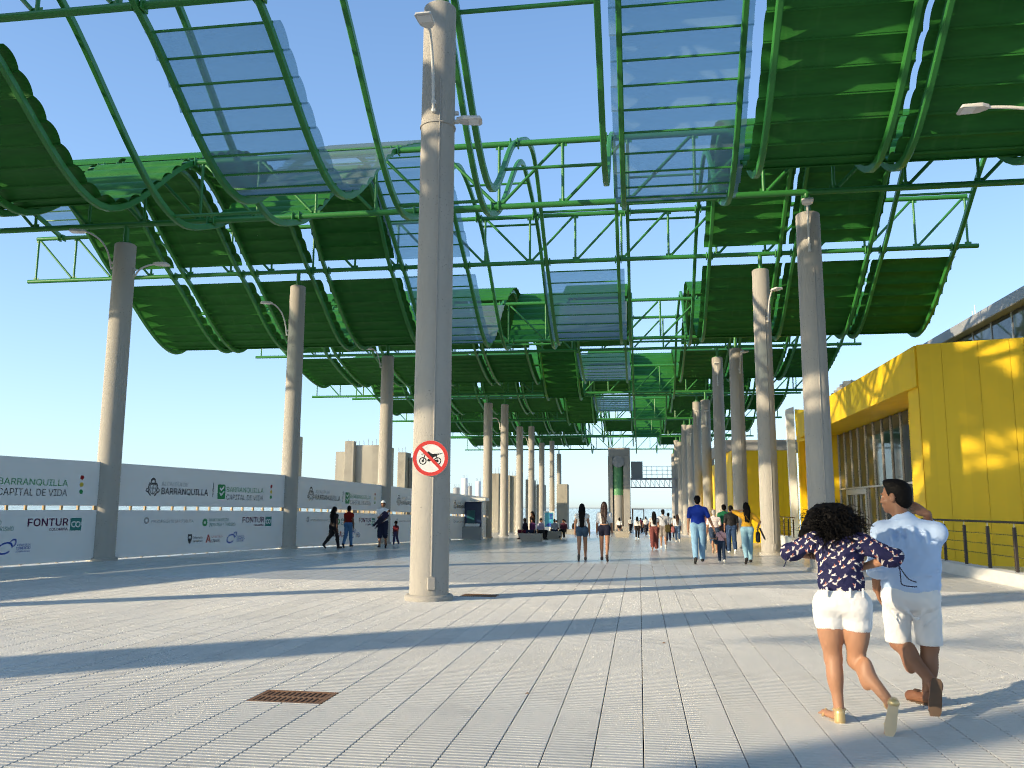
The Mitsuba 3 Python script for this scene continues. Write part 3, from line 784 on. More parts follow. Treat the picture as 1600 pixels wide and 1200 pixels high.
# glazing
GX = 9.30
put('entrance_floor', yb, box(7.75, 9.29, 25.5, 41.35, -0.30, -0.02), 'mat_grey')
ysm = np.linspace(30.5, 41.35, 10)
for j in range(9):
    a, b = ysm[j] + 0.03, ysm[j + 1] - 0.03
    for (z0, z1) in ((2.47, 4.97), (0.05, 2.40)):
        put('pane', yb, (np.array([[GX + .03, a, z0], [GX + .03, b, z0], [GX + .03, b, z1], [GX + .03, a, z1]], float), np.array([[0, 1, 2, 3]])), 'mat_dark_glass')
for y in ysm:
    put('mullion', yb, box(GX - 0.02, GX + 0.06, y - 0.025, y + 0.025, -0.05, 4.99), 'mat_conduit')
put('transom', yb, box(GX - 0.025, GX + 0.065, 30.5, 41.35, 2.40, 2.47), 'mat_alu')
dr_ = put('door', yb, cat(box(GX - 0.07, GX - 0.03, 36.6, 36.75, 0, 2.36), box(GX - 0.07, GX - 0.03, 38.15, 38.35, 0, 2.36), box(GX - 0.07, GX - 0.03, 39.8, 39.95, 0, 2.36), box(GX - 0.071, GX - 0.029, 36.6, 39.95, 2.15, 2.38)), 'mat_alu')
put('handle', dr_, cat(rod((GX - .12, 38.05, 0.9), (GX - .12, 38.05, 1.4), 0.018), rod((GX - .12, 38.45, 0.9), (GX - .12, 38.45, 1.4), 0.018)), 'mat_alu')
# bent white fin and far yellow end
put('fin', yb, hull([(7.62, 44.6, -0.3), (7.95, 44.6, -0.3), (7.62, 44.9, -0.3), (7.95, 44.9, -0.3), (7.55, 44.6, 6.6), (7.95, 44.6, 6.75), (7.55, 44.9, 6.6), (7.95, 44.9, 6.75)]), 'mat_white')
put('end_fascia', yb, hull([(7.96, 44.3, 4.9), (8.6, 43.0, 4.9), (7.96, 44.5, 6.6), (8.6, 43.2, 6.4), (8.8, 43.6, 4.9), (8.8, 43.8, 6.4)]), 'mat_yellow')
put('end_wall', yb, box(8.0, 9.5, 44.0, 44.3, -0.3, 4.9), 'mat_yellow')
lv = thing('roof_screen', 'scalloped grey metal screen on the roof of the yellow building', 'screen')
sc_ = []
for j in range(9):
    y = 36.0 + j * 0.55
    m = lathe([(0.30, 5.95), (0.30, 6.75 - 0.05 * j)], 14, (8.7, y, 0)); sc_.append(m)
put('panel', lv, cat(*sc_[:5]), 'mat_grey', smooth=40); put('panel', lv, cat(*sc_[5:]), 'mat_steel', smooth=40)
put('rail', lv, tube([(8.6, 35.6, 6.0), (8.6, 35.3, 6.7), (8.6, 34.6, 6.3), (8.6, 34.2, 6.0)], 0.03), 'mat_grey', smooth=50)

fy = thing('yellow_block', 'plain yellow block with a grey blue parapet between the far columns', 'building')
put('wall', fy, box(5.3, 8.95, 50.0, 58.0, -0.8, 4.86), 'mat_yellow')
for j in range(9):
    put('panel', fy, box(5.30 + j * 0.405 + 0.004, 5.30 + (j + 1) * 0.405 - 0.004, 49.95, 49.998, -0.5, 4.84), 'mat_yellow')
put('parapet', fy, box(4.95, 9.5, 51.0, 59.0, 4.87, 5.55), 'mat_grey')
put('side_wall', fy, box(5.1, 5.28, 58.2, 66.0, -0.8, 4.5), 'mat_yellow')
hs = thing('grey_block', 'low pale grey box structure behind the yellow block', 'building')
put('wall', hs, box(5.0, 5.8, 67.0, 70.0, -0.9, 5.6), 'mat_grey'); put('cap', hs, box(4.9, 5.9, 66.9, 70.1, 5.61, 5.8), 'mat_white')

gb = thing('glass_building', 'dark glazed building with a sloping grey roof edge behind the yellow wall', 'building')
put('wall', gb, box(14.2, 26, 18, 44, -0.2, 9.0), 'mat_dark_glass')
put('roof', gb, cbox(13.75, 26.5, 17, 44.4, 9.02, 9.5, 0.03), 'mat_steel')
for j in range(14):
    y = 18.5 + j * 1.9
    put('mullion', gb, box(14.12, 14.196, y - 0.05, y + 0.05, 5.5, 9.0), 'mat_alu')
    put('pane', gb, box(14.15, 14.195, y + 0.055, y + 1.845, 6.8, 8.98), 'mat_dark_glass')
put('transom', gb, box(14.11, 14.196, 18, 44, 6.68, 6.79), 'mat_alu')
an = thing('antenna', 'thin white antenna rods on the roof of the glass building', 'antenna')
put('rod', an, rod((14.5, 38, 9.5), (14.5, 38, 10.3), 0.02), 'mat_white'); put('rod', an, rod((14.5, 38.3, 9.5), (14.5, 38.3, 10.1), 0.02), 'mat_white')

# ------------------------------------------------------------------ far end of the walkway
pyl = thing('concrete_pylon', 'tall concrete pylon with a round disc near its top at the walkway end', 'pylon')
yy = 97.0
put('shaft', pyl, box(-3.45, -1.0, yy, yy + 2.4, -1.6, 8.4), 'mat_concrete')
put('fin', pyl, cbox(-3.47, -2.95, yy - 0.5, yy - 0.01, -1.6, 7.4, 0.03), 'mat_concrete'); put('fin', pyl, cbox(-1.75, -1.0, yy - 0.7, yy - 0.01, -1.6, 7.4, 0.03), 'mat_concrete')
flat('mat_green_wall', (0.10, 0.30, 0.13), 0.5)
put('green_facing', pyl, lathe([(0.58, -1.4), (0.58, 6.2)], 24, (-2.36, yy + 0.02, 0)), 'mat_concrete', smooth=40)
put('green_panel', pyl, lathe([(0.60, 3.0), (0.60, 6.4)], 24, (-2.36, yy + 0.0, 0)), 'mat_green_wall', smooth=40)
dk = lathe([(0.01, 0), (0.62, 0), (0.66, 0.05), (0.66, 0.2), (0.01, 0.22)], 32); dk.apply_transform(trimesh.transformations.rotation_matrix(math.pi / 2, [1, 0, 0])); dk.apply_translation((-2.3, yy - 0.72, 6.75))
put('disc', pyl, dk, 'mat_steel', smooth=40)
fb = thing('footbridge', 'grey steel lattice footbridge spanning beside the concrete pylon', 'footbridge')
yb0 = 100.0
for z in (3.95, 5.0):
    put('chord', fb, box(-0.98, 5.2, yb0 - 0.06, yb0 + 0.06, z - 0.06, z + 0.06), 'mat_grey')
for j in range(12):
    xx = -0.9 + j * 0.55
    put('vertical', fb, box(xx - 0.03, xx + 0.03, yb0 - 0.05, yb0 + 0.05, 4.01, 4.94), 'mat_grey')
    put('diagonal', fb, rod((xx + 0.04, yb0, 4.9), (xx + 0.5, yb0, 4.05), 0.03, 6), 'mat_grey')
put('deck', fb, box(-0.98, 5.2, yb0 + 0.07, yb0 + 2.6, 4.9, 5.02), 'mat_steel')
put('stair_tower', fb, box(-0.9, 0.45, yb0 + 0.3, yb0 + 2.4, 5.03, 7.0), 'mat_steel')
for j in range(7):
    put('mesh_bar', fb, box(0.9 + j * 0.6, 0.95 + j * 0.6, yb0 + 1.0, yb0 + 1.05, 5.03, 6.4), 'mat_grey')
for z in (5.5, 5.95, 6.4):
    put('mesh_rail', fb, box(0.5, 5.2, yb0 + 0.98, yb0 + 0.995, z, z + 0.05), 'mat_grey')
gt = thing('door_frame', 'dark empty door frame standing by the river beyond the pylon', 'frame')
put('post', gt, box(-0.9, -0.75, 104, 104.15, -1.7, 1.5), 'mat_dark_steel'); put('post', gt, box(0.45, 0.57, 104, 104.15, -1.7, 1.5), 'mat_dark_steel'); put('lintel', gt, box(-0.745, 0.445, 104, 104.15, 1.38, 1.5), 'mat_dark_steel')

# ------------------------------------------------------------------ concrete ruins and tanks behind the hoarding
def ruin(x0, x1, y0, y1, top, label, steps=(), bars=True):
    r = thing('concrete_pier', label, 'concrete pier')
    g = gz(y0) - 0.5
    put('shaft', r, cbox(x0, x1, y0, y1, g, top, 0.05), 'mat_old_concrete')
    for (a, b, zt, yo) in steps:
        put('pilaster', r, cbox(a, b, y0 - yo, y0 - 0.004, g, zt, 0.04), 'mat_old_concrete')
    if bars:
        for j in range(int((x1 - x0) / 0.45) + 2):
            x = x0 + 0.12 + j * (x1 - x0 - 0.24) / (int((x1 - x0) / 0.45) + 1)
            put('rebar', r, rod((x, y0 + 0.15, top - 0.05), (x + 0.05 * rng.normal(), y0 + 0.15, top + 0.35 + 0.3 * rng.random()), 0.02, 5), 'mat_rust')
ruin(-27.0, -23.5, 75, 79, 7.2, 'broad weathered concrete pier with rebar above the middle of the hoarding', [(-27.9, -27.05, 6.6, -0.5), (-26.9, -26.0, 7.55, 0.5)])
ruin(-25.8, -25.2, 60, 60.6, 6.75, 'slender concrete pier just behind the second hoarding column', [], True)
ruin(-24.9, -24.0, 85, 87, 7.2, 'pale narrow concrete pier left standing beside the sign column', [])
ruin(-23.95, -22.2, 86, 89, 6.7, 'dark stained concrete pier close beside the sign column', [])
for j, (a, b, t_) in enumerate([(-16.6, -14.95, 5.2), (-14.1, -12.95, 5.0), (-12.3, -11.55, 4.6), (-11.25, -10.5, 4.1)]):
    ruin(a, b, 90 + j, 93 + j, t_, ['weathered concrete pier behind the first slim columns', 'pale edged concrete pier behind the second and third slim columns', 'thin concrete pier behind the fourth slim column', 'last short concrete pier behind the slim columns'][j], [(a, a + 0.25, t_, 0.3)])
for j, (x, r, t_, m_) in enumerate([(-25.0, 0.46, 5.75, 'mat_white'), (-23.0, 0.42, 5.3, 'mat_white'), (-26.2, 0.5, 4.4, 'mat_steel'), (-24.2, 0.3, 4.6, 'mat_steel')]):
    k_ = thing('tank', ['white upright tank taller of two above the hoarding', 'white upright tank shorter of two above the hoarding', 'dark grey tank next to the white tanks', 'small grey tank between the white tanks'][j], 'tank')
    put('barrel', k_, lathe([(r, -2), (r, t_ - 0.1), (r * 0.8, t_)], 24, (x, 120, 0)), m_, smooth=40)
    put('rail', k_, cat(*[rod((x + r * 0.7 * math.cos(q), 120 + r * 0.7 * math.sin(q), t_ - 0.05), (x + r * 0.7 * math.cos(q), 120 + r * 0.7 * math.sin(q), t_ + 0.45), 0.03, 5) for q in (0, 2, 4)]), 'mat_grey')
# tall dark screen of piers closing the side of the walkway past the hoarding
for j in range(1):
    y = 99 + j * 7
    ruin(-9.6, -8.3, y, y + 2, 4.3 - 0.25 * j, 'square concrete pier beside the walkway just beyond the slim columns', [], False)

# ------------------------------------------------------------------ kiosk, poster, benches
ks = thing('information_kiosk', 'dark blue information kiosk with a sloped screen at the end of the hoarding', 'kiosk')
flat('mat_kiosk', (0.012, 0.03, 0.09), 0.3); flat('mat_screen', (0.02, 0.10, 0.12), 0.1, 0.7); flat('mat_poster', (0.05, 0.30, 0.42), 0.3)
put('body', ks, cbox(-10.6, -9.55, 51, 51.6, gz(51) - 0.02, 1.85, 0.03), 'mat_kiosk')
put('screen', ks, box(-10.45, -9.95, 50.97, 50.998, 0.55, 1.35), 'mat_screen'); put('base', ks, cbox(-10.7, -9.45, 50.6, 50.96, gz(51) - 0.02, 0.35, 0.02), 'mat_steel')
m = box(-10.5, -9.6, 50.55, 50.58, 0, 0.2); m.apply_transform(trimesh.transformations.rotation_matrix(-0.6, [1, 0, 0], (0, 50.56, 0.1))); m.apply_translation((0, 0.1, 0.36)); put('desk', ks, m, 'mat_white')
put('canopy', ks, cbox(-10.2, -9.2, 50.5, 51.7, 1.9, 2.1, 0.03), 'mat_white')
ps = thing('poster_stand', 'pale framed poster stand with a blue picture past the benches', 'poster stand')
put('frame', ps, cbox(-8.42, -7.46, 75, 75.15, gz(75), 1.22, 0.02), 'mat_white')
put('poster', ps, box(-8.33, -7.56, 74.985, 74.999, -0.15, 1.12), 'mat_poster')
put('print', ps, cat(box(-7.9, -7.62, 74.975, 74.984, 0.75, 1.02), box(-7.9, -7.62, 74.975, 74.984, 0.55, 0.68), hull([(-8.3, 74.98, -0.12), (-7.6, 74.98, -0.12), (-7.8, 74.98, 0.25), (-8.1, 74.98, 0.12), (-8.3, 74.976, -0.12), (-7.6, 74.976, -0.12), (-7.8, 74.976, 0.25)])), 'mat_ink_blue')
def bench(x0, x1, y, h, label, dx=0.25):
    g = gz(y)
    b_ = thing('bench', label, 'bench')
    put('block', b_, hull([(x0 + dx, y, g), (x1 - 0.1, y, g), (x0 + dx, y + 0.9, g), (x1 - 0.1, y + 0.9, g), (x0, y - 0.1, g + h), (x1, y - 0.1, g + h), (x0, y + 1.0, g + h), (x1, y + 1.0, g + h)]), 'mat_concrete')
    put('plinth', b_, box(x0 + dx + 0.05, x1 - 0.2, y + 0.05, y + 0.8, g - 0.05, g - 0.0 + 0.04), 'mat_dark_steel')
bench(-6.75, -5.35, 47, 0.44, 'angular pale concrete bench with a group of seated people')
bench(-6.3, -5.0, 55, 0.5, 'concrete bench behind the first, with a person leaning on it')
bench(-2.05, -0.75, 66, 0.45, 'white concrete bench near the foot of the pylon'); bench(0.55, 1.75, 66, 0.45, 'white concrete bench behind the woman in maroon trousers')
bench(-1.45, -0.85, 70, 0.8, 'tall white concrete block beside the pylon')
wb = thing('wheeled_bin', 'low pale box under the yellow building railing', 'box')
put('body', wb, cbox(7.0, 7.3, 39, 39.8, gz(39), 0.4, 0.02), 'mat_white')
# ------------------------------------------------------------------ people: smooth bodies from blended limbs
def surface_nets(g, o, h):
    s = g < 0
    c = [s[i:s.shape[0] - 1 + i, j:s.shape[1] - 1 + j, k:s.shape[2] - 1 + k] for i in (0, 1) for j in (0, 1) for k in (0, 1)]
    n = sum(x.astype(np.int8) for x in c)
    idx = np.argwhere((n > 0) & (n < 8))
    if len(idx) == 0:
        return None
    ids = np.full(n.shape, -1, np.int64); ids[tuple(idx.T)] = np.arange(len(idx))
    acc = np.zeros((len(idx), 3)); cnt = np.zeros(len(idx))
    cor = np.array([(i, j, k) for i in (0, 1) for j in (0, 1) for k in (0, 1)])
    vals = np.stack([g[tuple((idx + q).T)] for q in cor], 1)
    for a in range(8):
        for b in range(a + 1, 8):
            if np.abs(cor[a] - cor[b]).sum() != 1:
                continue
            va, vb = vals[:, a], vals[:, b]
            m = (va < 0) != (vb < 0)
            t = np.where(m, va / np.where(m, va - vb, 1), 0)
            acc[m] += cor[a] + t[m, None] * (cor[b] - cor[a]); cnt += m
    v = (idx + acc / cnt[:, None]) * h + o
    quads = []
    for ax in range(3):
        sl0 = [slice(None)] * 3; sl1 = [slice(None)] * 3
        sl0[ax] = slice(0, -1); sl1[ax] = slice(1, None)
        A, B = s[tuple(sl0)], s[tuple(sl1)]
        e = np.argwhere(A != B)
        o1, o2 = [x for x in range(3) if x != ax]
        ok = (e[:, o1] > 0) & (e[:, o2] > 0) & (e[:, o1] < n.shape[o1]) & (e[:, o2] < n.shape[o2])
        e = e[ok]
        fl = A[tuple(e.T)]
        d1 = np.zeros(3, int); d1[o1] = 1; d2 = np.zeros(3, int); d2[o2] = 1
        q = np.stack([ids[tuple((e - d1 - d2).T)], ids[tuple((e - d2).T)], ids[tuple(e.T)], ids[tuple((e - d1).T)]], 1)
        flip = fl if ax != 1 else ~fl
        q[~flip] = q[~flip][:, ::-1]
        quads.append(q)
    q = np.vstack(quads); q = q[(q >= 0).all(1)]
    return trimesh.Trimesh(v, np.vstack([q[:, [0, 1, 2]], q[:, [0, 2, 3]]]), process=False)

class Blob:
    """a field of blended primitives; cap: (a, b, ra, rb), ell: (centre, radii, rotation)"""
    def __init__(self, k=0.03):
        self.p = []; self.k = k; self.cuts = []; self.noise = []
    def cap(self, a, b, ra, rb=None, k=None, sq=(1, 1, 1), sub=False):
        self.p.append(('c', np.asarray(a, float), np.asarray(b, float), ra, ra if rb is None else rb, self.k if k is None else k, sub)); return self
    def ell(self, c, r, R=None, k=None, sub=False):
        self.p.append(('e', np.asarray(c, float), np.asarray(r, float), np.eye(3) if R is None else R, 0, self.k if k is None else k, sub)); return self
    def cut(self, n, d):
        """keep n.p <= d"""
        self.cuts.append((np.asarray(n, float), d)); return self
    def mesh(self, h, tf=None):
        lo, hi = np.full(3, 1e9), np.full(3, -1e9)
        for q in self.p:
            if q[-1]:
                continue
            if q[0] == 'c':
                r = max(q[3], q[4]); l, u = np.minimum(q[1], q[2]) - r, np.maximum(q[1], q[2]) + r
            else:
                r = np.abs(q[3]) @ q[2]; l, u = q[1] - r, q[1] + r
            lo, hi = np.minimum(lo, l), np.maximum(hi, u)
        lo -= 3 * h + 0.02; hi += 3 * h + 0.02
        n = np.ceil((hi - lo) / h).astype(int) + 1
        g = np.full(n, 0.15, np.float32)
        ax = [lo[i] + h * np.arange(n[i]) for i in range(3)]
        for q in self.p:
            k = q[5]; pad = k + 3 * h + 0.01
            if q[0] == 'c':
                r = max(q[3], q[4]); l, u = np.minimum(q[1], q[2]) - r - pad, np.maximum(q[1], q[2]) + r + pad
            else:
                r = np.abs(q[3]) @ q[2]; l, u = q[1] - r - pad, q[1] + r + pad
            i0 = np.clip(np.floor((l - lo) / h).astype(int), 0, n); i1 = np.clip(np.ceil((u - lo) / h).astype(int) + 1, 0, n)
            if (i1 <= i0).any():
                continue
            sl = tuple(slice(a, b) for a, b in zip(i0, i1))
            X, Y, Z = np.meshgrid(ax[0][sl[0]], ax[1][sl[1]], ax[2][sl[2]], indexing='ij', sparse=True)
            if q[0] == 'c':
                a, b = q[1], q[2]; d = b - a; L2 = max(d @ d, 1e-9)
                t = np.clip(((X - a[0]) * d[0] + (Y - a[1]) * d[1] + (Z - a[2]) * d[2]) / L2, 0, 1)
                f = np.sqrt((X - a[0] - t * d[0]) ** 2 + (Y - a[1] - t * d[1]) ** 2 + (Z - a[2] - t * d[2]) ** 2) - (q[3] + (q[4] - q[3]) * t)
            else:
                R = q[3]; x, y, z = X - q[1][0], Y - q[1][1], Z - q[1][2]
                u_ = [(R[0, i] * x + R[1, i] * y + R[2, i] * z) for i in range(3)]
                k0 = np.sqrt(sum((u_[i] / q[2][i]) ** 2 for i in range(3))); k1 = np.sqrt(sum((u_[i] / q[2][i] ** 2) ** 2 for i in range(3)))
                f = k0 * (k0 - 1) / np.maximum(k1, 1e-9)
            old = g[sl]
            if q[-1]:
                f = -f; hh = np.maximum(k - np.abs(old - f), 0) / k if k > 0 else 0
                g[sl] = np.maximum(old, f) + hh * hh * k * 0.25
            else:
                hh = np.maximum(k - np.abs(old - f), 0) / k if k > 0 else 0
                g[sl] = np.minimum(old, f) - hh * hh * k * 0.25
        if self.noise or self.cuts:
            X, Y, Z = np.meshgrid(*ax, indexing='ij', sparse=True)
            if self.noise:
                near = np.argwhere(np.abs(g) < 0.05)
                P = near * h + lo
                dd = sum(amp * (meshkit.fbm(P * np.asarray(fr), 3, sd) - 0.5) for (amp, fr, sd) in self.noise)
                g[tuple(near.T)] += dd.astype(np.float32)
            for (nv, d) in self.cuts:
                g = np.maximum(g, nv[0] * X + nv[1] * Y + nv[2] * Z - d)
        m = surface_nets(g, lo, h)
        if m is not None and tf is not None:
            m.apply_transform(tf)
        return m

def rotm(ax, a):
    return trimesh.transformations.rotation_matrix(a, ax)[:3, :3]
def unit(v):
    v = np.asarray(v, float); return v / np.linalg.norm(v)
def two_bone(a, c, l1, l2, pole):
    """the middle joint between a and c"""
    d = np.asarray(c, float) - a; L = min(np.linalg.norm(d), (l1 + l2) * 0.999); d = unit(d)
    x = (l1 * l1 - l2 * l2 + L * L) / (2 * L); hgt = math.sqrt(max(l1 * l1 - x * x, 0))
    p = np.asarray(pole, float); p = unit(p - d * (p @ d))
    return a + d * x + p * hgt

def hand(B, wrist, fdir, side_dir, palm_n, s=1.0, curl=0.35, k=0.006, spread=0.10, thumb_in=0.4):
    """palm, four fingers and a thumb. fdir: where the hand points; side_dir: towards the thumb; palm_n: out of the palm"""
    f, t, n = unit(fdir), unit(side_dir), unit(palm_n)
    w = np.asarray(wrist, float)
    kn = []
    for j, off in enumerate((0.030, 0.010, -0.010, -0.029)):
        c = w + f * (0.085 - 0.006 * abs(j - 1)) * s + t * off * s
        kn.append(c)
        B.cap(w + f * 0.015 * s + t * off * 0.55 * s, c, 0.0135 * s, 0.0115 * s, k=0.010)
    L = (0.070, 0.078, 0.072, 0.056)
    for j in range(4):
        d = unit(f + t * spread * (1.2 - j * 0.8)); p = kn[j]; r = (0.0088, 0.009, 0.0088, 0.0078)[j] * s
        for seg, fr in enumerate((0.45, 0.31, 0.24)):
            ang = curl * (0.55 + 0.8 * seg)
            e = unit(d * math.cos(ang) + n * math.sin(ang))
            q = p + e * L[j] * fr * s
            B.cap(p, q, r, r * 0.92, k=0.004); p = q; r *= 0.93
    b0 = w + f * 0.022 * s + t * 0.024 * s; b1 = b0 + unit(f * 0.72 + t * 0.75 + n * thumb_in) * 0.042 * s
    b2 = b1 + unit(f * 0.95 + t * 0.25 + n * thumb_in) * 0.032 * s; b3 = b2 + unit(f + t * 0.05 + n * (thumb_in + 0.2)) * 0.026 * s
    B.cap(b0, b1, 0.0150 * s, 0.0108 * s, k=0.012).cap(b1, b2, 0.0104 * s, 0.0095 * s, k=0.004).cap(b2, b3, 0.0095 * s, 0.0078 * s, k=0.004)

def head_parts(B, c, yaw, pitch, s=1.0, detail=True, k=0.012, roll=0.0):
    """skull, face, ears; facing +y before turning; returns the rotation"""
    R = rotm([0, 0, 1], yaw) @ rotm([1, 0, 0], pitch) @ rotm([0, 1, 0], roll)
    P = lambda x, y, z: c + R @ (np.array([x, y, z]) * s)
    B.ell(P(0, -0.012, 0.028), np.array([0.074, 0.093, 0.088]) * s, R, k=0.02)
    B.ell(P(0, 0.030, -0.045), np.array([0.056, 0.060, 0.072]) * s, R, k=0.03)
    if detail:
        B.ell(P(0, 0.062, -0.092), np.array([0.026, 0.022, 0.018]) * s, R, k=0.02)           # chin
        B.cap(P(0, 0.084, 0.004), P(0, 0.098, -0.030), 0.010 * s, 0.0125 * s, k=0.014)        # nose
        for q in (-1, 1):
            B.ell(P(q * 0.012, 0.100, -0.034), np.array([0.009, 0.009, 0.008]) * s, R, k=0.008)
            B.ell(P(q * 0.030, 0.078, 0.022), np.array([0.024, 0.012, 0.008]) * s, R, k=0.010)   # brow
            B.ell(P(q * 0.031, 0.086, 0.002), np.array([0.016, 0.014, 0.010]) * s, R, k=0.008, sub=True)
            B.ell(P(q * 0.031, 0.072, 0.002), np.array([0.014, 0.013, 0.012]) * s, R, k=0.004)    # eye ball
            B.ell(P(q * 0.040, 0.060, -0.030), np.array([0.022, 0.022, 0.020]) * s, R, k=0.018)  # cheek
            B.ell(P(q * 0.077, -0.006, -0.008), np.array([0.011, 0.020, 0.033]) * s, R, k=0.006)   # ear
            B.ell(P(q * 0.086, 0.0, -0.006), np.array([0.006, 0.010, 0.018]) * s, R, k=0.004, sub=True)
        B.ell(P(0, 0.088, -0.056), np.array([0.024, 0.012, 0.0065]) * s, R, k=0.005)           # lips
        B.ell(P(0, 0.086, -0.068), np.array([0.020, 0.012, 0.0070]) * s, R, k=0.005)
        B.ell(P(0, 0.104, -0.062), np.array([0.022, 0.012, 0.0022]) * s, R, k=0.003, sub=True)
    return R, P

SKIN = {'tan': (0.36, 0.185, 0.11), 'brown': (0.24, 0.115, 0.065), 'dark': (0.13, 0.06, 0.035), 'light': (0.46, 0.27, 0.18)}
for k_, v_ in SKIN.items():
    flat('mat_skin_' + k_, v_, 0.5, 0.4)
CLOTH = {}
def cloth(rgb, rough=0.85):
    key = tuple(round(x, 3) for x in rgb)
    if key not in CLOTH:
        CLOTH[key] = flat('mat_cloth_%d' % len(CLOTH), rgb, rough, 0.15, sheen=0.2)
    return CLOTH[key]
flat('mat_hair_black', (0.0035, 0.003, 0.003), 0.65, 0.12); flat('mat_hair_brown', (0.035, 0.016, 0.010), 0.5, 0.4); flat('mat_hair_grey', (0.30, 0.29, 0.28), 0.6, 0.3)

def person(label, px, py, face, H=1.68, sex='f', skin='brown', hair=('black', 'long', 0.45), top=((0.7, 0.7, 0.7), 0.45, 0.30), bottom=((0.1, 0.15, 0.25), 1.0, 0.012), shoes=(0.02, 0.02, 0.02), stride=0.3, phase=1,
           arms=None, seat=None, res=0.011, group=None, head=(0.0, 0.0), z0=None, lean=0.04, width=1.0, strap=None, cap_=None, top_mat=None, tilt=None, barefoot=False):
    """face: heading angle, 0 looks along +y. arms: {'l'|'r': wrist in body coordinates (right, forward, up) for a 1.7 m body}"""
    s = H / 1.70
    t = thing('person', label, 'person', group)
    arms = arms or {}
    z0 = gz(py) if z0 is None else z0
    female = sex == 'f'
    wS = (0.152 if female else 0.172) * width; wH = 0.088 * width
    # legs
    def limb(phi, l):
        return np.array([0, math.sin(phi), -math.cos(phi)]) * l
    hipz = 0.0; J = {}
    for q, sd in (('l', -1), ('r', 1)):
        if seat is not None:
            hp = np.array([sd * wH, 0, 0.0]); kn = hp + np.array([sd * 0.04, 0.41, 0.02]); an = kn + np.array([0, -0.02 + 0.06 * sd * phase, -0.40])
            td = np.array([0.02 * sd, 0.9, 0.0])
        else:
            ph = stride * sd * phase
            hp = np.array([sd * wH, 0, 0.0]); kn = hp + limb(ph + 0.05, 0.425)
            bend = 0.10 if ph > 0 else 0.35 + 1.1 * max(0, -ph)
            an = kn + limb(ph + 0.05 - bend, 0.41)
            td = np.array([0.10 * sd, 1.0, 0.0]) if ph > 0 else np.array([0.06 * sd, 0.62, -0.85])
        J['hip' + q], J['knee' + q], J['ank' + q], J['toe' + q] = hp, kn, an, an + unit(td) * 0.155 + np.array([0, 0, -0.045 if (seat is not None or stride * sd * phase > 0) else -0.03])
    low = min(min(J['ank' + q][2] - 0.075, J['toe' + q][2] - 0.03) for q in 'lr')
    base = np.array([0, 0, -low if seat is None else seat / s + 0.09])
    for k_ in list(J):
        J[k_] = J[k_] + base
    pel = base.copy()
    sp = lambda d: pel + np.array([0, math.sin(lean) * d, math.cos(lean) * d])
    J['waist'], J['chest'], J['neck'] = sp(0.16), sp(0.36), sp(0.52)
    J['head'] = sp(0.66) + np.array([0, 0.012 + 0.05 * math.sin(-head[1]), 0])
    for q, sd in (('l', -1), ('r', 1)):
        sh = sp(0.415) + np.array([sd * wS, 0, 0]); J['sh' + q] = sh
        if q in arms:
            wr = np.array(arms[q][:3]) if len(arms[q]) > 2 else None
            wr = np.array([wr[0], wr[1], wr[2]]); pole = np.array(arms[q][3:6]) if len(arms[q]) > 3 else np.array([sd * 0.6, -0.6, -0.5])
            el = two_bone(sh, wr, 0.28, 0.25, pole); wr = el + unit(wr - el) * 0.25
        else:
            a = -0.55 * stride * sd * phase
            el = sh + np.array([sd * 0.055, math.sin(a), -math.cos(a)]) * np.array([1, 0.28, 0.28])
            wr = el + np.array([sd * 0.01, math.sin(a + 0.22) * 0.25, -math.cos(a + 0.22) * 0.25])
        J['el' + q], J['wr' + q] = el, wr
    A = np.eye(4); A[:3, :3] = rotm([0, 0, 1], face) * s; A[:3, 3] = (px, py, z0)
    if tilt is not None:
        A[:3, :3] = rotm([0, 0, 1], face) @ tilt * s
    h = res / s
    B = Blob(0.03)
    B.ell(pel + [0, 0, 0.03], (0.155 * width, 0.105, 0.11)).ell(J['waist'], ((0.118 if female else 0.140) * width, 0.09, 0.12), k=0.06).ell(J['chest'], ((0.145 if female else 0.170) * width, 0.105, 0.15), k=0.06)
    B.cap(J['shl'], J['shr'], 0.055, k=0.05).cap(J['neck'] - [0, 0, 0.05], J['head'] - [0, 0.01, 0.04], 0.053 if female else 0.060, 0.050, k=0.03)
    if female:
        for sd in (-1, 1):
            B.ell(J['chest'] + [sd * 0.07, 0.08, 0.03], (0.06, 0.06, 0.06), k=0.04)
    fine = res <= 0.0125
    R, P = head_parts(B, J['head'], head[0], head[1], 1.0, detail=fine)
    for q, sd in (('l', -1), ('r', 1)):
        B.cap(J['hip' + q], J['knee' + q], 0.086 * width, 0.056, k=0.05).cap(J['knee' + q], J['ank' + q], 0.053, 0.036, k=0.02)
        c = J['knee' + q] * 0.68 + J['ank' + q] * 0.32 + [0, -0.018, 0]
        B.ell(c, (0.050, 0.052, 0.11), k=0.03)
        B.ell(J['hip' + q] + [0, -0.05, 0.0], (0.085, 0.075, 0.095), k=0.04)
        B.cap(J['ank' + q] + [0, -0.03, -0.035], J['toe' + q], 0.032, 0.026, k=0.02).cap(J['ank' + q], J['ank' + q] + [0, -0.01, -0.04], 0.036, k=0.02)
        B.cap(J['sh' + q], J['el' + q], 0.048 if female else 0.054, 0.037, k=0.03).cap(J['el' + q], J['wr' + q], 0.038, 0.026, k=0.012)
        fd = unit(J['wr' + q] - J['el' + q])
        tdir = np.array([0, 1.0, 0.1]); tdir = unit(tdir - fd * (tdir @ fd)) if abs(fd[1]) < 0.9 else np.array([0, 0, 1.0])
        pn = np.cross(fd, tdir) * sd; pn = pn if pn @ np.array([-sd, 0, 0]) > 0 else -pn
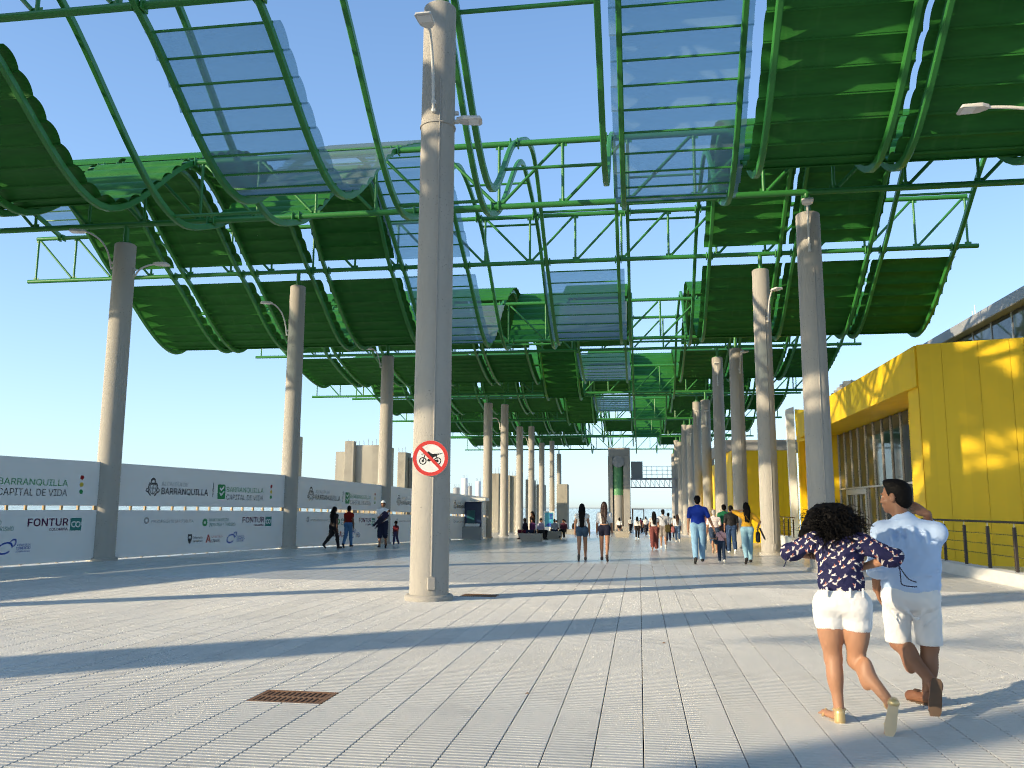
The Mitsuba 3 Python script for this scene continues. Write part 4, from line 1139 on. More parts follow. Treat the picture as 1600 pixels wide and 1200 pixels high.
        if fine:
            hand(B, J['wr' + q], fd, tdir, pn, 0.95)
        else:
            B.cap(J['wr' + q], J['wr' + q] + fd * 0.09, 0.028, 0.026).cap(J['wr' + q] + fd * 0.08, J['wr' + q] + fd * 0.16, 0.024, 0.016).cap(J['wr' + q] + fd * 0.03, J['wr' + q] + fd * 0.08 + tdir * 0.04, 0.014, 0.011)
    put('body', t, B.mesh(h, A), 'mat_skin_' + skin, smooth=True)
    # trousers, shorts or skirt
    col, cov, ease = bottom
    C = Blob(0.025)
    C.ell(pel + [0, -0.005, 0.03], (0.165 * width, 0.118, 0.125), k=0.04)
    top_z = 0.12 if cov > 0.4 else 0.12
    for q in 'lr':
        hp, kn, an = J['hip' + q], J['knee' + q], J['ank' + q]
        C.ell(hp + [0, -0.052, 0.0], (0.092, 0.084, 0.105), k=0.04)
        c1 = min(cov / 0.5, 1.0)
        C.cap(hp, hp + (kn - hp) * c1, 0.092 * width + ease * 0.5, 0.092 * width + (0.060 + ease - 0.092 * width) * c1, k=0.04)
        if cov > 0.5:
            c2 = min((cov - 0.5) / 0.5, 1.0) * 0.97
            C.cap(kn, kn + (an - kn) * c2, 0.058 + ease, 0.058 + ease - 0.012 * c2, k=0.02)
            if cov > 0.8:
                C.ell(kn * 0.68 + an * 0.32 + [0, -0.018, 0], (0.050 + ease, 0.052 + ease, 0.11), k=0.03)
    C.noise = [(0.014, (14, 14, 9), 3)] if fine else []
    C.cut((0, 0, 1), pel[2] + 0.115)
    put('trousers' if cov > 0.6 else 'shorts', t, C.mesh(h, A), cloth(col), smooth=True)
    # top
    col, slv, hem = top
    C = Blob(0.03)
    e = 0.012
    C.ell(J['waist'], ((0.130 if female else 0.150) * width + e, 0.100 + e, 0.14), k=0.06).ell(J['chest'], ((0.150 if female else 0.176) * width + e, 0.110 + e, 0.155), k=0.06).cap(J['shl'], J['shr'], 0.050 + e, k=0.05)
    for q in 'lr':
        C.cap(J['neck'] - [0, 0, 0.035], J['sh' + q], 0.045, 0.050, k=0.05)
    if hem < 0.12:
        C.ell(pel + [0, 0, 0.06], (0.160 * width + e, 0.118 + e, 0.12), k=0.06)
    C.cap(J['neck'] - [0, 0, 0.06], J['neck'] + [0, 0.0, -0.01], 0.075, 0.062, k=0.03)
    if female:
        for sd in (-1, 1):
            C.ell(J['chest'] + [sd * 0.07, 0.082, 0.03], (0.064, 0.066, 0.066), k=0.04)
    for q in 'lr':
        if slv > 0:
            f1 = min(slv / 0.5, 1)
            C.cap(J['sh' + q], J['sh' + q] + (J['el' + q] - J['sh' + q]) * f1, 0.060 + e * 0.6, 0.052 + e * 0.5, k=0.03)
            if slv > 0.5:
                C.cap(J['el' + q], J['el' + q] + (J['wr' + q] - J['el' + q]) * ((slv - 0.5) / 0.5) * 0.95, 0.050, 0.040, k=0.02)
    C.noise = [(0.016, (13, 13, 7), 5)] if fine else []
    C.cut((0, 0, -1), -(pel[2] + hem)); C.cut((0, 0, 1), J['neck'][2] + 0.035)
    put('shirt', t, C.mesh(h, A), top_mat or cloth(col), smooth=True)
    # hair
    hc, style, ln = hair
    C = Blob(0.02)
    C.ell(P(0, -0.014, 0.034), (0.083, 0.103, 0.095), R, k=0.01)
    C.ell(P(0, -0.050, -0.03), (0.070, 0.066, 0.075), R, k=0.02)
    C.ell(P(0, 0.115, -0.060), (0.085, 0.075, 0.095), R, k=0.012, sub=True)
    if style == 'long':
        b0 = P(0, -0.062, -0.01); b1 = J['neck'] + [0, -0.10, 0.02]; b2 = J['neck'] + np.array([0, -0.125 - 0.02, -ln + 0.10])
        for sd in (-0.048, -0.016, 0.016, 0.048):
            C.cap(b0 + [sd, 0, 0], b1 + [sd * 1.25, 0, 0], 0.046, 0.042, k=0.03).cap(b1 + [sd * 1.25, 0, 0], b2 + [sd * 1.0, 0.012 * rng.normal(), 0.05 * rng.random()], 0.042, 0.018, k=0.03)
        C.noise = [(0.030, (55, 55, 4), 8)]
    elif style == 'bun':
        C.ell(P(0, -0.11, 0.05), (0.045, 0.045, 0.045), R)
    elif style == 'afro':
        C.ell(P(0, -0.02, 0.05), (0.125, 0.125, 0.115), R); C.noise = [(0.03, (40, 40, 40), 8)]
    else:
        C.noise = [(0.010, (60, 60, 60), 8)]
    put('hair', t, C.mesh(min(h, 0.011 if fine else 0.02), A), 'mat_hair_' + hc, smooth=True)
    # shoes
    for q in 'lr':
        C = Blob(0.02)
        an, to = J['ank' + q], J['toe' + q]
        d = unit(to - an - np.array([0, 0, (to - an)[2] if abs((to - an)[2]) < 0.08 else 0]))
        C.cap(an + [0, -0.035, -0.042], to, 0.040, 0.034, k=0.02)
        if shoes is not None and not barefoot:
            C.cap(an + [0, -0.03, -0.04], an + [0, -0.015, -0.015], 0.042, 0.044)
            m = C.mesh(min(h, 0.014), A)
            if m is not None:
                m.vertices[:, 2] = np.maximum(m.vertices[:, 2], z0 + 0.002) if seat is None and tilt is None else m.vertices[:, 2]
                put('shoe', t, m, cloth(shoes, 0.6), smooth=True)
    if cap_ is not None:
        C = Blob(0.01)
        C.ell(P(0, -0.012, 0.045), (0.092, 0.110, 0.090), R).cut(R @ np.array([0, 0.1, -1.0]), float((R @ np.array([0, 0.1, -1.0])) @ P(0, 0, 0.045)))
        m1 = C.mesh(h, A)
        C = Blob(0.01); C.ell(P(0, 0.105, 0.052), (0.075, 0.075, 0.012), R)
        put('cap', t, cat(m1, C.mesh(h, A)), cloth(cap_), smooth=True)
    if strap is not None:
        a_, b_ = J['shl'] + [0.02, -0.0, 0.07], J['waist'] + [0.15, -0.03, -0.06]
        mid = (J['chest'] + J['waist']) / 2 + [0.0, -0.155, 0.06]
        C = tube(pchip_path([a_, (a_ + mid) / 2 + [0, -0.055, 0.03], mid, (mid + b_) / 2 + [0.02, -0.03, 0], b_]), 0.008 / s, 6)
        C.apply_transform(A); put('bag_strap', t, C, cloth(strap), smooth=50)
    return t, J, A
def pchip_path(pts, n=20):
    pts = np.asarray(pts, float); u = np.linspace(0, 1, len(pts)); q = np.linspace(0, 1, n)
    return np.stack([pchip(u, pts[:, i], q) for i in range(3)], 1)
def held(name, label, cat_, mesh, mat, smooth=40):
    k = put(name, None, mesh, mat, smooth=smooth); labels[k] = {'label': label, 'category': cat_}
    return k
DEN, LJEAN, WHT, BLK, NAVY = (0.05, 0.09, 0.16), (0.22, 0.36, 0.50), (0.74, 0.73, 0.70), (0.014, 0.014, 0.016), (0.02, 0.025, 0.06)
# ------------------------------------------------------------------ the walkers
person('woman with long dark hair in a white sleeveless top and denim shorts walking away', -1.66, 24.79, 0.03, 1.65, 'f', 'tan', ('black', 'long', 0.52), ((0.72, 0.70, 0.64), 0.06, 0.13), ((0.05, 0.09, 0.14), 0.17, 0.018), (0.10, 0.09, 0.08), 0.22, 1)
person('woman in a white off the shoulder top and dark navy shorts', -1.01, 24.64, -0.02, 1.68, 'f', 'tan', ('brown', 'long', 0.46), ((0.76, 0.75, 0.73), 0.36, 0.15), ((0.018, 0.018, 0.035), 0.17, 0.016), (0.05, 0.035, 0.03), 0.18, -1, strap=(0.02, 0.02, 0.02))
t_blue, J_b, A_b = person('tall man in a blue T-shirt and faded jeans', 1.60, 24.12, 0.0, 1.82, 'm', 'tan', ('black', 'short', 0), ((0.008, 0.030, 0.25), 0.33, 0.04), ((0.20, 0.36, 0.52), 1.0, 0.022), (0.03, 0.03, 0.03), 0.10, 1, width=1.06,
       arms={'r': (0.42, 0.06, 0.86, 0.5, -0.5, 0.0)})
person('little girl in a pink T-shirt holding the hand of the man in blue', 2.26, 24.56, 0.0, 1.02, 'f', 'tan', ('brown', 'short', 0), ((0.72, 0.42, 0.42), 0.25, 0.10), ((0.02, 0.035, 0.07), 1.0, 0.02), (0.75, 0.74, 0.72), 0.16, -1, arms={'l': (-0.44, 0.02, 1.14, -0.2, -0.4, -0.6)}, strap=(0.25, 0.1, 0.1))
person('dark haired woman in a dusty pink top half hidden behind the man in blue', 2.30, 32.3, 0.0, 1.60, 'f', 'tan', ('black', 'long', 0.3), ((0.40, 0.20, 0.19), 0.45, 0.05), ((0.10, 0.18, 0.28), 1.0, 0.016), (0.75, 0.75, 0.74), 0.2, 1)
def c_stripes(p, n, uv):
    q = dr.abs(p.z * 14 - dr.floor(p.z * 14) - 0.5)
    return mix((0.74, 0.72, 0.70), (0.50, 0.20, 0.20), smoothstep(0.38, 0.42, q))
surf('mat_stripes', c_stripes, 0.85, 0.2)
person('grey haired man in a white shirt with thin red stripes', 2.65, 31.4, 0.05, 1.56, 'm', 'tan', ('grey', 'short', 0), (WHT, 0.34, 0.08), ((0.03, 0.05, 0.09), 0.62, 0.03), (0.45, 0.28, 0.2), 0.22, 1, top_mat='mat_stripes', width=1.12)
person('man in a dark green polo shirt walking beside the man in black', 3.17, 33.0, 0.0, 1.74, 'm', 'brown', ('black', 'short', 0), ((0.012, 0.12, 0.055), 0.33, 0.04), ((0.02, 0.03, 0.06), 1.0, 0.02), BLK, 0.15, 1)
person('man in a black T-shirt and blue jeans walking away', 3.14, 30.3, 0.0, 1.64, 'm', 'brown', ('black', 'short', 0), (BLK, 0.40, 0.03), ((0.025, 0.05, 0.11), 1.0, 0.022), (0.70, 0.70, 0.70), 0.14, -1)
t_m, J_m, A_m = person('woman in a mustard top and light jeans with one hand raised to her hair', 2.96, 24.45, 0.05, 1.66, 'f', 'tan', ('black', 'long', 0.40), ((0.62, 0.33, 0.03), 0.42, 0.10), ((0.24, 0.42, 0.52), 1.0, 0.014), (0.02, 0.018, 0.018), 0.14, 1, strap=(0.25, 0.13, 0.02), arms={'l': (-0.12, 0.10, 1.50, -0.8, -0.1, -0.5), 'r': (0.34, 0.16, 1.02, 0.7, -0.4, -0.4)})
wr = (A_m @ np.append(J_m['wrr'], 1))[:3]
held('shoulder_bag', 'small black bag with a white strap on the arm of the woman in mustard', 'bag', cat(cbox(wr[0] - 0.06, wr[0] + 0.03, wr[1] - 0.14, wr[1] + 0.12, wr[2] - 0.42, wr[2] - 0.12, 0.03), tube([wr + [-0.01, -0.1, -0.13], wr + [0.0, 0.0, 0.035], wr + [-0.01, 0.08, -0.13]], 0.010, 6)), 'mat_black')
m = cbox(-0.012, 0.012, -0.11, 0.11, -0.34, 0, 0.004); m.apply_transform(rotm4 := trimesh.transformations.rotation_matrix(-0.40, [0, 1, 0])); m.apply_translation(wr + [0.05, 0.04, -0.02])
held('folder', 'dark slim folder hanging from the hand of the woman in mustard', 'folder', m, 'mat_black')
person('woman in a pale top and loose maroon trousers with long black hair', 0.57, 34.4, 0.0, 1.50, 'f', 'tan', ('black', 'long', 0.42), ((0.52, 0.50, 0.49), 0.10, 0.12), ((0.17, 0.055, 0.05), 1.0, 0.045), (0.4, 0.2, 0.15), 0.18, 1, res=0.012)
person('man in a light grey T-shirt and grey shorts with a dark bag across his back', 0.95, 35.4, 0.0, 1.58, 'm', 'tan', ('black', 'short', 0), ((0.46, 0.48, 0.52), 0.36, 0.02), ((0.26, 0.23, 0.21), 0.40, 0.035), (0.75, 0.75, 0.74), 0.14, -1, res=0.012, strap=BLK)
held('sling_bag', 'dark olive sling bag at the hip of the man in grey', 'bag', cbox(1.02, 1.26, 35.12, 35.24, 0.55, 0.86, 0.04), cloth((0.06, 0.05, 0.02)))
person('man in a pale shirt and dark trousers beyond the man in grey', 1.69, 51.4, 0.0, 1.66, 'm', 'brown', ('black', 'short', 0), ((0.50, 0.54, 0.60), 0.4, 0.03), (NAVY, 1.0, 0.02), BLK, 0.15, 1, res=0.016)
person('woman with a long brown ponytail in a white blouse and blue jeans', 2.15, 49.8, 0.0, 1.58, 'f', 'tan', ('brown', 'long', 0.5), (WHT, 0.6, 0.06), ((0.05, 0.09, 0.17), 1.0, 0.012), (0.74, 0.73, 0.7), 0.2, -1, res=0.015)
held('handbag', 'dusty pink handbag beside the woman in the white blouse', 'bag', cbox(1.72, 2.0, 49.7, 49.85, 0.15, 0.48, 0.05), cloth((0.35, 0.13, 0.13)))
person('woman in a white shirt and black trousers with white shoes', -0.16, 56.6, 0.0, 1.47, 'f', 'tan', ('black', 'long', 0.2), (WHT, 0.7, 0.08), ((0.02, 0.02, 0.022), 1.0, 0.014), (0.76, 0.75, 0.74), 0.14, 1, res=0.016, strap=BLK)
person('distant woman in a white shirt and black shorts beside the pylon', -1.73, 73.9, 0.1, 1.6, 'f', 'light', ('black', 'long', 0.15), (WHT, 0.5, 0.06), (BLK, 0.2, 0.03), (0.7, 0.7, 0.7), 0.25, 1, res=0.02)
person('distant man in a pale shirt standing near the white block', -0.95, 92.0, 0.5, 1.7, 'm', 'tan', ('black', 'short', 0), ((0.6, 0.58, 0.5), 0.4, 0.03), (BLK, 1.0, 0.02), BLK, 0.1, 1, res=0.024)
for (x, y, col, lab) in [(0.30, 104, (0.03, 0.02, 0.02), 'distant person in dark clothes near the river end'), (0.85, 101, (0.62, 0.32, 0.30), 'distant person in a pink shirt near the river end'), (1.35, 106, (0.72, 0.70, 0.70), 'distant person in a white shirt near the river end'),
                         (1.9, 98, (0.35, 0.06, 0.06), 'distant person in a dark red shirt near the river end'), (0.1, 92, (0.10, 0.02, 0.03), 'distant person in a wine red shirt near the river end'), (0.55, 78, (0.62, 0.60, 0.58), 'distant person in a cream shirt ahead of the woman in maroon trousers'), (1.25, 72, (0.45, 0.10, 0.12), 'distant person in a raspberry top ahead of the man in grey'), (1.5, 84, (0.06, 0.07, 0.10), 'distant person in a charcoal top ahead of the man in grey'), (2.7, 68, (0.70, 0.68, 0.66), 'distant person in a white top next to the far columns'), (2.9, 96, (0.08, 0.09, 0.12), 'distant person in navy near the right hand columns')]:
    person(lab.replace('right hand', 'far'), x, y, float(rng.uniform(-0.4, 0.4)), 1.66, 'm' if rng.random() < 0.5 else 'f', 'tan', ('black', 'short', 0), (col, 0.4, 0.03), ((0.03, 0.03, 0.04), 1.0, 0.02), BLK, 0.15, 1, res=0.026)
# along the hoarding
t_k, J_k, A_k = person('woman with very long dark hair, dressed in black, by the hoarding', -11.45, 30.8, -0.45, 1.60, 'f', 'dark', ('black', 'long', 0.55), (BLK, 0.12, 0.0), (BLK, 1.0, 0.012), (0.03, 0.03, 0.035), 0.26, 1, res=0.012)
wr = (A_k @ np.append(J_k['wrl'], 1))[:3]
held('handbag', 'small black handbag in the hand of the woman in black', 'bag', cat(cbox(wr[0] - 0.1, wr[0] + 0.08, wr[1] - 0.05, wr[1] + 0.05, wr[2] - 0.28, wr[2] - 0.1, 0.03), tube([wr + [-0.08, 0, -0.12], wr + [0, 0, -0.03], wr + [0.06, 0, -0.12]], 0.008, 6)), 'mat_black')
person('woman with her hair tied up in a red top and blue jeans by the hoarding', -11.2, 31.75, -0.1, 1.58, 'f', 'dark', ('black', 'bun', 0), ((0.20, 0.012, 0.008), 0.14, 0.10), ((0.07, 0.16, 0.30), 1.0, 0.014), (0.02, 0.02, 0.02), 0.12, 1, res=0.012)
t_c, J_c, A_c = person('man in a white cap and white T-shirt carrying a sleeping child along the hoarding', -9.76, 31.56, 3.3, 1.78, 'm', 'brown', ('black', 'short', 0), ((0.78, 0.78, 0.78), 0.35, 0.02), ((0.015, 0.02, 0.045), 0.62, 0.035), BLK, 0.14, 1, cap_=(0.8, 0.8, 0.8), res=0.012,
       arms={'l': (0.06, 0.24, 1.14, -0.6, -0.2, -0.6), 'r': (-0.04, 0.26, 1.05, 0.6, -0.2, -0.6)})
person('small child in dark clothes asleep across the arms of the man in the white cap', -9.98, 31.10, 3.3, 0.92, 'm', 'brown', ('brown', 'short', 0), ((0.03, 0.025, 0.06), 0.35, 0.05), ((0.02, 0.02, 0.04), 1.0, 0.03), (0.04, 0.04, 0.05), 0.05, 1, res=0.012, z0=0.72, tilt=rotm([0, 1, 0], -0.75) @ rotm([1, 0, 0], -0.25))
person('toddler with curly hair in dark clothes walking behind the man in the white cap', -10.3, 35.2, 2.9, 1.02, 'f', 'dark', ('black', 'afro', 0), ((0.10, 0.012, 0.02), 0.4, 0.06), ((0.05, 0.045, 0.10), 1.0, 0.02), (0.65, 0.6, 0.6), 0.15, 1, res=0.012)
# seated groups
for (x, y, f, col, bt, lab) in [(-6.35, 47.55, 1.2, (0.02, 0.015, 0.03), (0.10, 0.01, 0.03), 'seated person in black at the near end of the first bench'), (-5.95, 47.65, 2.6, (0.10, 0.03, 0.10), NAVY, 'seated person in purple on the first bench'),
                                (-5.55, 47.6, -2.2, (0.30, 0.28, 0.40), BLK, 'seated person in a pale lilac shirt on the first bench'), (-4.9, 55.4, 2.9, (0.10, 0.03, 0.05), BLK, 'person in dark red sitting at the end of the second bench'), (-5.5, 55.5, 0.4, (0.35, 0.38, 0.45), NAVY, 'person in a pale blue shirt sitting on the second bench')]:
    person(lab, x, y, f, 1.62, 'f' if rng.random() < 0.5 else 'm', 'brown', ('black', 'short', 0), (col, 0.4, 0.02), (bt, 1.0, 0.02), BLK, seat=0.46 + gz(y) * 0, z0=gz(y), res=0.017, lean=0.12)
person('woman in black standing behind the people on the first bench', -6.3, 50.2, 2.2, 1.66, 'f', 'brown', ('black', 'long', 0.2), ((0.03, 0.015, 0.01), 0.5, 0.02), (BLK, 1.0, 0.02), BLK, 0.1, 1, res=0.016)
bench(-8.3, -5.9, 82, 0.45, 'long low concrete bench with seated people beyond the poster stand')
for (x, f, col, lab) in [(-7.9, 1.3, (0.70, 0.70, 0.72), 'seated person in white on the long far bench'), (-7.1, 2.6, (0.45, 0.46, 0.55), 'seated person in a striped grey shirt on the long far bench'), (-6.3, -2.4, (0.03, 0.03, 0.03), 'seated person in black at the end of the long far bench')]:
    person(lab, x, 82.4, f, 1.68, 'm', 'brown', ('black', 'short', 0), (col, 0.6, 0.02), (NAVY, 1.0, 0.02), BLK, seat=0.46, z0=gz(82), res=0.022, lean=0.15)

# ------------------------------------------------------------------ the couple
def frame_at(x, y, turn=0.0):
    a = math.atan2(x, y) + turn
    M = np.eye(4); M[:3, 0] = [math.cos(a), -math.sin(a), 0]; M[:3, 1] = [math.sin(a), math.cos(a), 0]; M[:3, 3] = [x, y, 0]
    return M
V = lambda *a: np.array(a, float)
# --- the woman
FW = frame_at(1.44, 6.55)
wo = thing('person', 'laughing woman with big curly black hair, navy bird print blouse and white shorts', 'person')
HRES = 0.0065
hd = V(-0.045, 0.14, 1.385)
hipl, hipr, knl, knr = V(-0.095, 0, 0.79), V(0.105, 0.0, 0.79), V(-0.075, 0.03, 0.43), V(0.082, 0.06, 0.42)
anl, anr = V(-0.050, 0.0, 0.075), V(0.285, -0.17, 0.185)
shl, shr, ell_, elr = V(-0.165, 0.03, 1.270), V(0.155, 0.03, 1.265), V(-0.350, 0.05, 1.185), V(0.372, 0.00, 1.165)
wrl, wrr = V(-0.14, 0.22, 1.145), V(0.160, 0.15, 1.080)
toel, toer = V(-0.155, 0.125, 0.030), V(0.262, -0.255, 0.034)
B = Blob(0.03)
B.ell(V(0.01, 0, 0.85), (0.165, 0.115, 0.11)).ell(V(0.005, 0.01, 1.0), (0.125, 0.09, 0.12), k=0.06).ell(V(0.0, 0.03, 1.16), (0.145, 0.10, 0.12), k=0.06)
B.cap(shl, shr, 0.052, k=0.05).cap(V(-0.01, 0.05, 1.24), hd - [0, 0.02, 0.03], 0.052, 0.048, k=0.03)
head_parts(B, hd, 0.25, -0.75, 0.97)
for (hp, kn, an, to, sd) in ((hipl, knl, anl, toel, -1), (hipr, knr, anr, toer, 1)):
    B.cap(hp, kn, 0.098, 0.060, k=0.05).ell(hp * 0.6 + kn * 0.4 + [0, -0.012, 0], (0.078, 0.080, 0.15), k=0.04)
    B.cap(kn, an, 0.055, 0.034, k=0.025).ell(kn * 0.70 + an * 0.30 + unit(V(0, -1, 0)) * 0.018, (0.053, 0.055, 0.115), k=0.035)
    B.ell(kn + [0, 0.02, 0], (0.048, 0.05, 0.055), k=0.03)
    d = unit(to - an)
    heel = an + (V(0, -0.035, -0.035) if sd < 0 else V(0.012, -0.045, 0.015))
    B.cap(heel, to, 0.030, 0.024, k=0.02).cap(an, heel, 0.034, 0.030, k=0.02)
    side = unit(np.cross(d, V(0, 0, 1)))
    for j in range(5):
        o = side * (j - 2) * 0.0135
        B.cap(to + o * 0.9 - d * 0.01, to + o + d * (0.030 - 0.004 * abs(j - (1 if sd < 0 else 3))), 0.0085, 0.0075, k=0.006)
for (sh, el, wr, sd) in ((shl, ell_, wrl, -1), (shr, elr, wrr, 1)):
    B.cap(sh, el, 0.046, 0.038, k=0.03).cap(el, wr, 0.039, 0.025, k=0.015)
    fd = unit(unit(wr - el) + V(-0.1 * sd, 0.5, 0.25)); tdv = V(0, 0, 1.0); tdv = unit(tdv - fd * (tdv @ fd))
    hand(B, wr, fd, tdv, np.cross(fd, tdv) * sd, 0.9, curl=0.6)
put('body', wo, B.mesh(HRES, FW), 'mat_skin_tan', smooth=True)
C = Blob(0.03)   # shorts
C.ell(V(0.01, -0.01, 0.85), (0.180, 0.134, 0.125), k=0.04)
for (hp, kn, sd) in ((hipl, knl, -1), (hipr, knr, 1)):
    C.ell(hp + [sd * 0.0, -0.055, 0.03], (0.092, 0.080, 0.10), k=0.035)
    C.cap(hp + [0, 0, 0.02], hp + (kn - hp) * 0.26, 0.104, 0.104, k=0.03)
C.noise = [(0.016, (16, 16, 12), 21), (0.006, (50, 50, 20), 22)]
C.cut((0, 0, 1), 0.945)
flat('mat_white_cotton', (0.68, 0.675, 0.67), 0.85, 0.15)
ms = C.mesh(HRES, FW)
sk = put('shorts', wo, ms, 'mat_white_cotton', smooth=True)
bl = []
for (x0, x1) in ((-0.10, -0.085), (0.055, 0.07), (0.14, 0.155)):
    bl.append(cbox(x0, x1, -0.154, -0.120, 0.885, 0.95, 0.003))
bl.append(sweep([(0.205 * math.sin(a), -0.150 * math.cos(a), 0.925) for a in np.linspace(-1.5, 1.5, 24)], [(-0.004, -0.019), (0.004, -0.019), (0.004, 0.019), (-0.004, 0.019)], frame=None))
for hp, kn, sd in ((hipl, knl, -1), (hipr, knr, 1)):
    c = hp + (kn - hp) * 0.50
cm = cat(bl[0], bl[1], bl[2]); cm.apply_transform(FW); put('belt_loops', sk, cm, 'mat_white_cotton')
# blouse with a scattered bird print
FWI = np.linalg.inv(FW)
def c_birds(p, n, uv):
    u = (p.x - 1.44) * float(FW[0, 0]) + (p.y - 6.55) * float(FW[1, 0]); w = p.z + 0.35 * ((p.x - 1.44) * float(FW[0, 1]) + (p.y - 6.55) * float(FW[1, 1]))
    col = mi.Color3f(0.012, 0.012, 0.055)
    S_ = 0.064
    for (ox, oy, sd_) in ((0.0, 0.0, 1.0), (0.5, 0.5, 2.0)):
        gx_, gy_ = u / S_ + ox, w / S_ + oy
        ix, iy = dr.floor(gx_), dr.floor(gy_)
        r1, r2, r3 = cell_rand(ix, iy, sd_), cell_rand(ix, iy, sd_ + 10), cell_rand(ix, iy, sd_ + 20)
        fx, fy = gx_ - ix - 0.5 - 0.25 * (r2 - 0.5), gy_ - iy - 0.5 - 0.25 * (r3 - 0.5)
        a = -0.9 + 1.7 * r1 + dr.select(r2 > 0.5, 1.3, 0.0)
        ca, sa = dr.cos(a), dr.sin(a)
        x_, y_ = fx * ca + fy * sa, -fx * sa + fy * ca
        body = dr.square(x_ / 0.30) + dr.square(y_ / (0.075 * (1.15 - x_ * 2.0))) < 1
        xw, yw = x_ * 0.6 + y_ * 0.8, -x_ * 0.8 + y_ * 0.6
        wing = dr.square((xw - 0.12) / 0.20) + dr.square((yw - 0.03) / 0.065) < 1
        show = r3 < 0.72
        col = dr.select((body | wing) & show, dr.select(wing & (r1 > 0.5), mi.Color3f(0.42, 0.14, 0.10), mi.Color3f(0.62, 0.56, 0.52)), col)
    return col
surf('mat_birds', c_birds, 0.75, 0.25)
C = Blob(0.03)
C.ell(V(0.008, 0.0, 0.96), (0.160, 0.118, 0.13), k=0.06).ell(V(0.005, 0.01, 1.05), (0.150, 0.115, 0.13), k=0.06).ell(V(0.0, 0.03, 1.17), (0.168, 0.122, 0.125), k=0.06).cap(shl, shr, 0.066, k=0.05).cap(V(-0.005, 0.04, 1.22), V(-0.01, 0.06, 1.28), 0.08, 0.065, k=0.04)
for (sh, el, sd) in ((shl, ell_, -1), (shr, elr, 1)):
    C.cap(sh, el, 0.068, 0.060, k=0.04)
C.cap(ell_, ell_ + unit(wrl - ell_) * 0.055, 0.058, 0.058, k=0.03).cap(elr, elr + unit(wrr - elr) * 0.055, 0.058, 0.058, k=0.03)
for (a, b, r) in ((V(-0.10, -0.085, 1.10), V(0.02, -0.108, 0.97), 0.012), (V(0.11, -0.08, 1.12), V(0.02, -0.105, 1.02), 0.012), (V(-0.13, -0.05, 0.95), V(0.03, -0.11, 0.92), 0.010), (V(-0.2, -0.02, 1.21), V(-0.32, 0.02, 1.20), 0.016), (V(0.2, -0.03, 1.19), V(0.34, -0.03, 1.17), 0.016), (V(0.04, -0.09, 1.18), V(0.13, -0.05, 1.24), 0.012)):
    C.cap(a, b, r, r * 0.6, k=0.03)
C.noise = [(0.020, (14, 14, 8), 31), (0.006, (40, 40, 30), 32)]
C.cut((0.05, 0, -1), -0.905)
ms = C.mesh(HRES, FW)
bk = put('blouse', wo, ms, 'mat_birds', smooth=True)
ties = []
for (el, sd) in ((ell_, -1), (elr, 1)):
    e = el + [0.01 * sd, -0.055, -0.03]
    ties.append(tube(pchip_path([e, e + [sd * 0.03, -0.02, -0.06], e + [sd * 0.075, -0.01, -0.12], e + [sd * 0.12, 0, -0.135]]) if sd > 0 else pchip_path([e, e + [-0.015, 0, -0.05], e + [-0.03, 0, -0.08]]), 0.0042, 5))
    if sd > 0:
        ties.append(tube(pchip_path([e, e + [0.015, -0.02, -0.06], e + [0.02, -0.015, -0.15], e + [0.06, -0.01, -0.165], e + [0.12, 0, -0.168]]), 0.0042, 5))
for q in ties:
    q.apply_transform(FW)
    put('sleeve_tie', bk, q, cloth(NAVY), smooth=50)
# curly hair: a dark mass and many loose curls
C = Blob(0.03)
hc = hd + [0.0, -0.03, 0.02]
C.ell(hc, (0.185, 0.15, 0.145)).ell(hc + [0.06, -0.03, -0.07], (0.145, 0.12, 0.11)).ell(hc + [-0.08, 0.0, -0.08], (0.13, 0.11, 0.10)).ell(hc + [0.11, -0.07, -0.16], (0.10, 0.08, 0.10)).ell(hc + [-0.14, -0.02, -0.10], (0.09, 0.08, 0.075)).ell(hc + [0.02, -0.09, -0.14], (0.12, 0.07, 0.09))
C.noise = [(0.055, (22, 22, 22), 41), (0.022, (65, 65, 65), 42)]
hm = C.mesh(0.008, FW)
hk = put('hair', wo, hm, 'mat_hair_black', smooth=True)
cur = []
r2 = np.random.default_rng(5)
for _ in range(620):
    d = unit(r2.normal(size=3) + [0, -0.3, -0.1]); c = hc + [0.02, -0.02, -0.05]
    p = c + d * V(0.19, 0.15, 0.17) * r2.uniform(0.80, 1.05)
    L = r2.uniform(0.05, 0.13); q = np.linspace(0, 1, 9)
    ax = unit(d + [0, -0.2, -0.9]); s1 = unit(np.cross(ax, V(0.3, 1, 0.2))); s2 = np.cross(ax, s1)
    rr, ph, tw = r2.uniform(0.006, 0.014), r2.uniform(0, 6), r2.uniform(6, 12)
    path = p + ax * (q * L)[:, None] + (s1[None] * np.cos(ph + tw * q)[:, None] + s2[None] * np.sin(ph + tw * q)[:, None]) * rr
    cur.append(tube(path, np.linspace(0.0042, 0.0018, 9), 4))
cm = cat(*cur); cm.apply_transform(FW)
put('curls', hk, cm, 'mat_hair_black', kind='stuff', smooth=True)
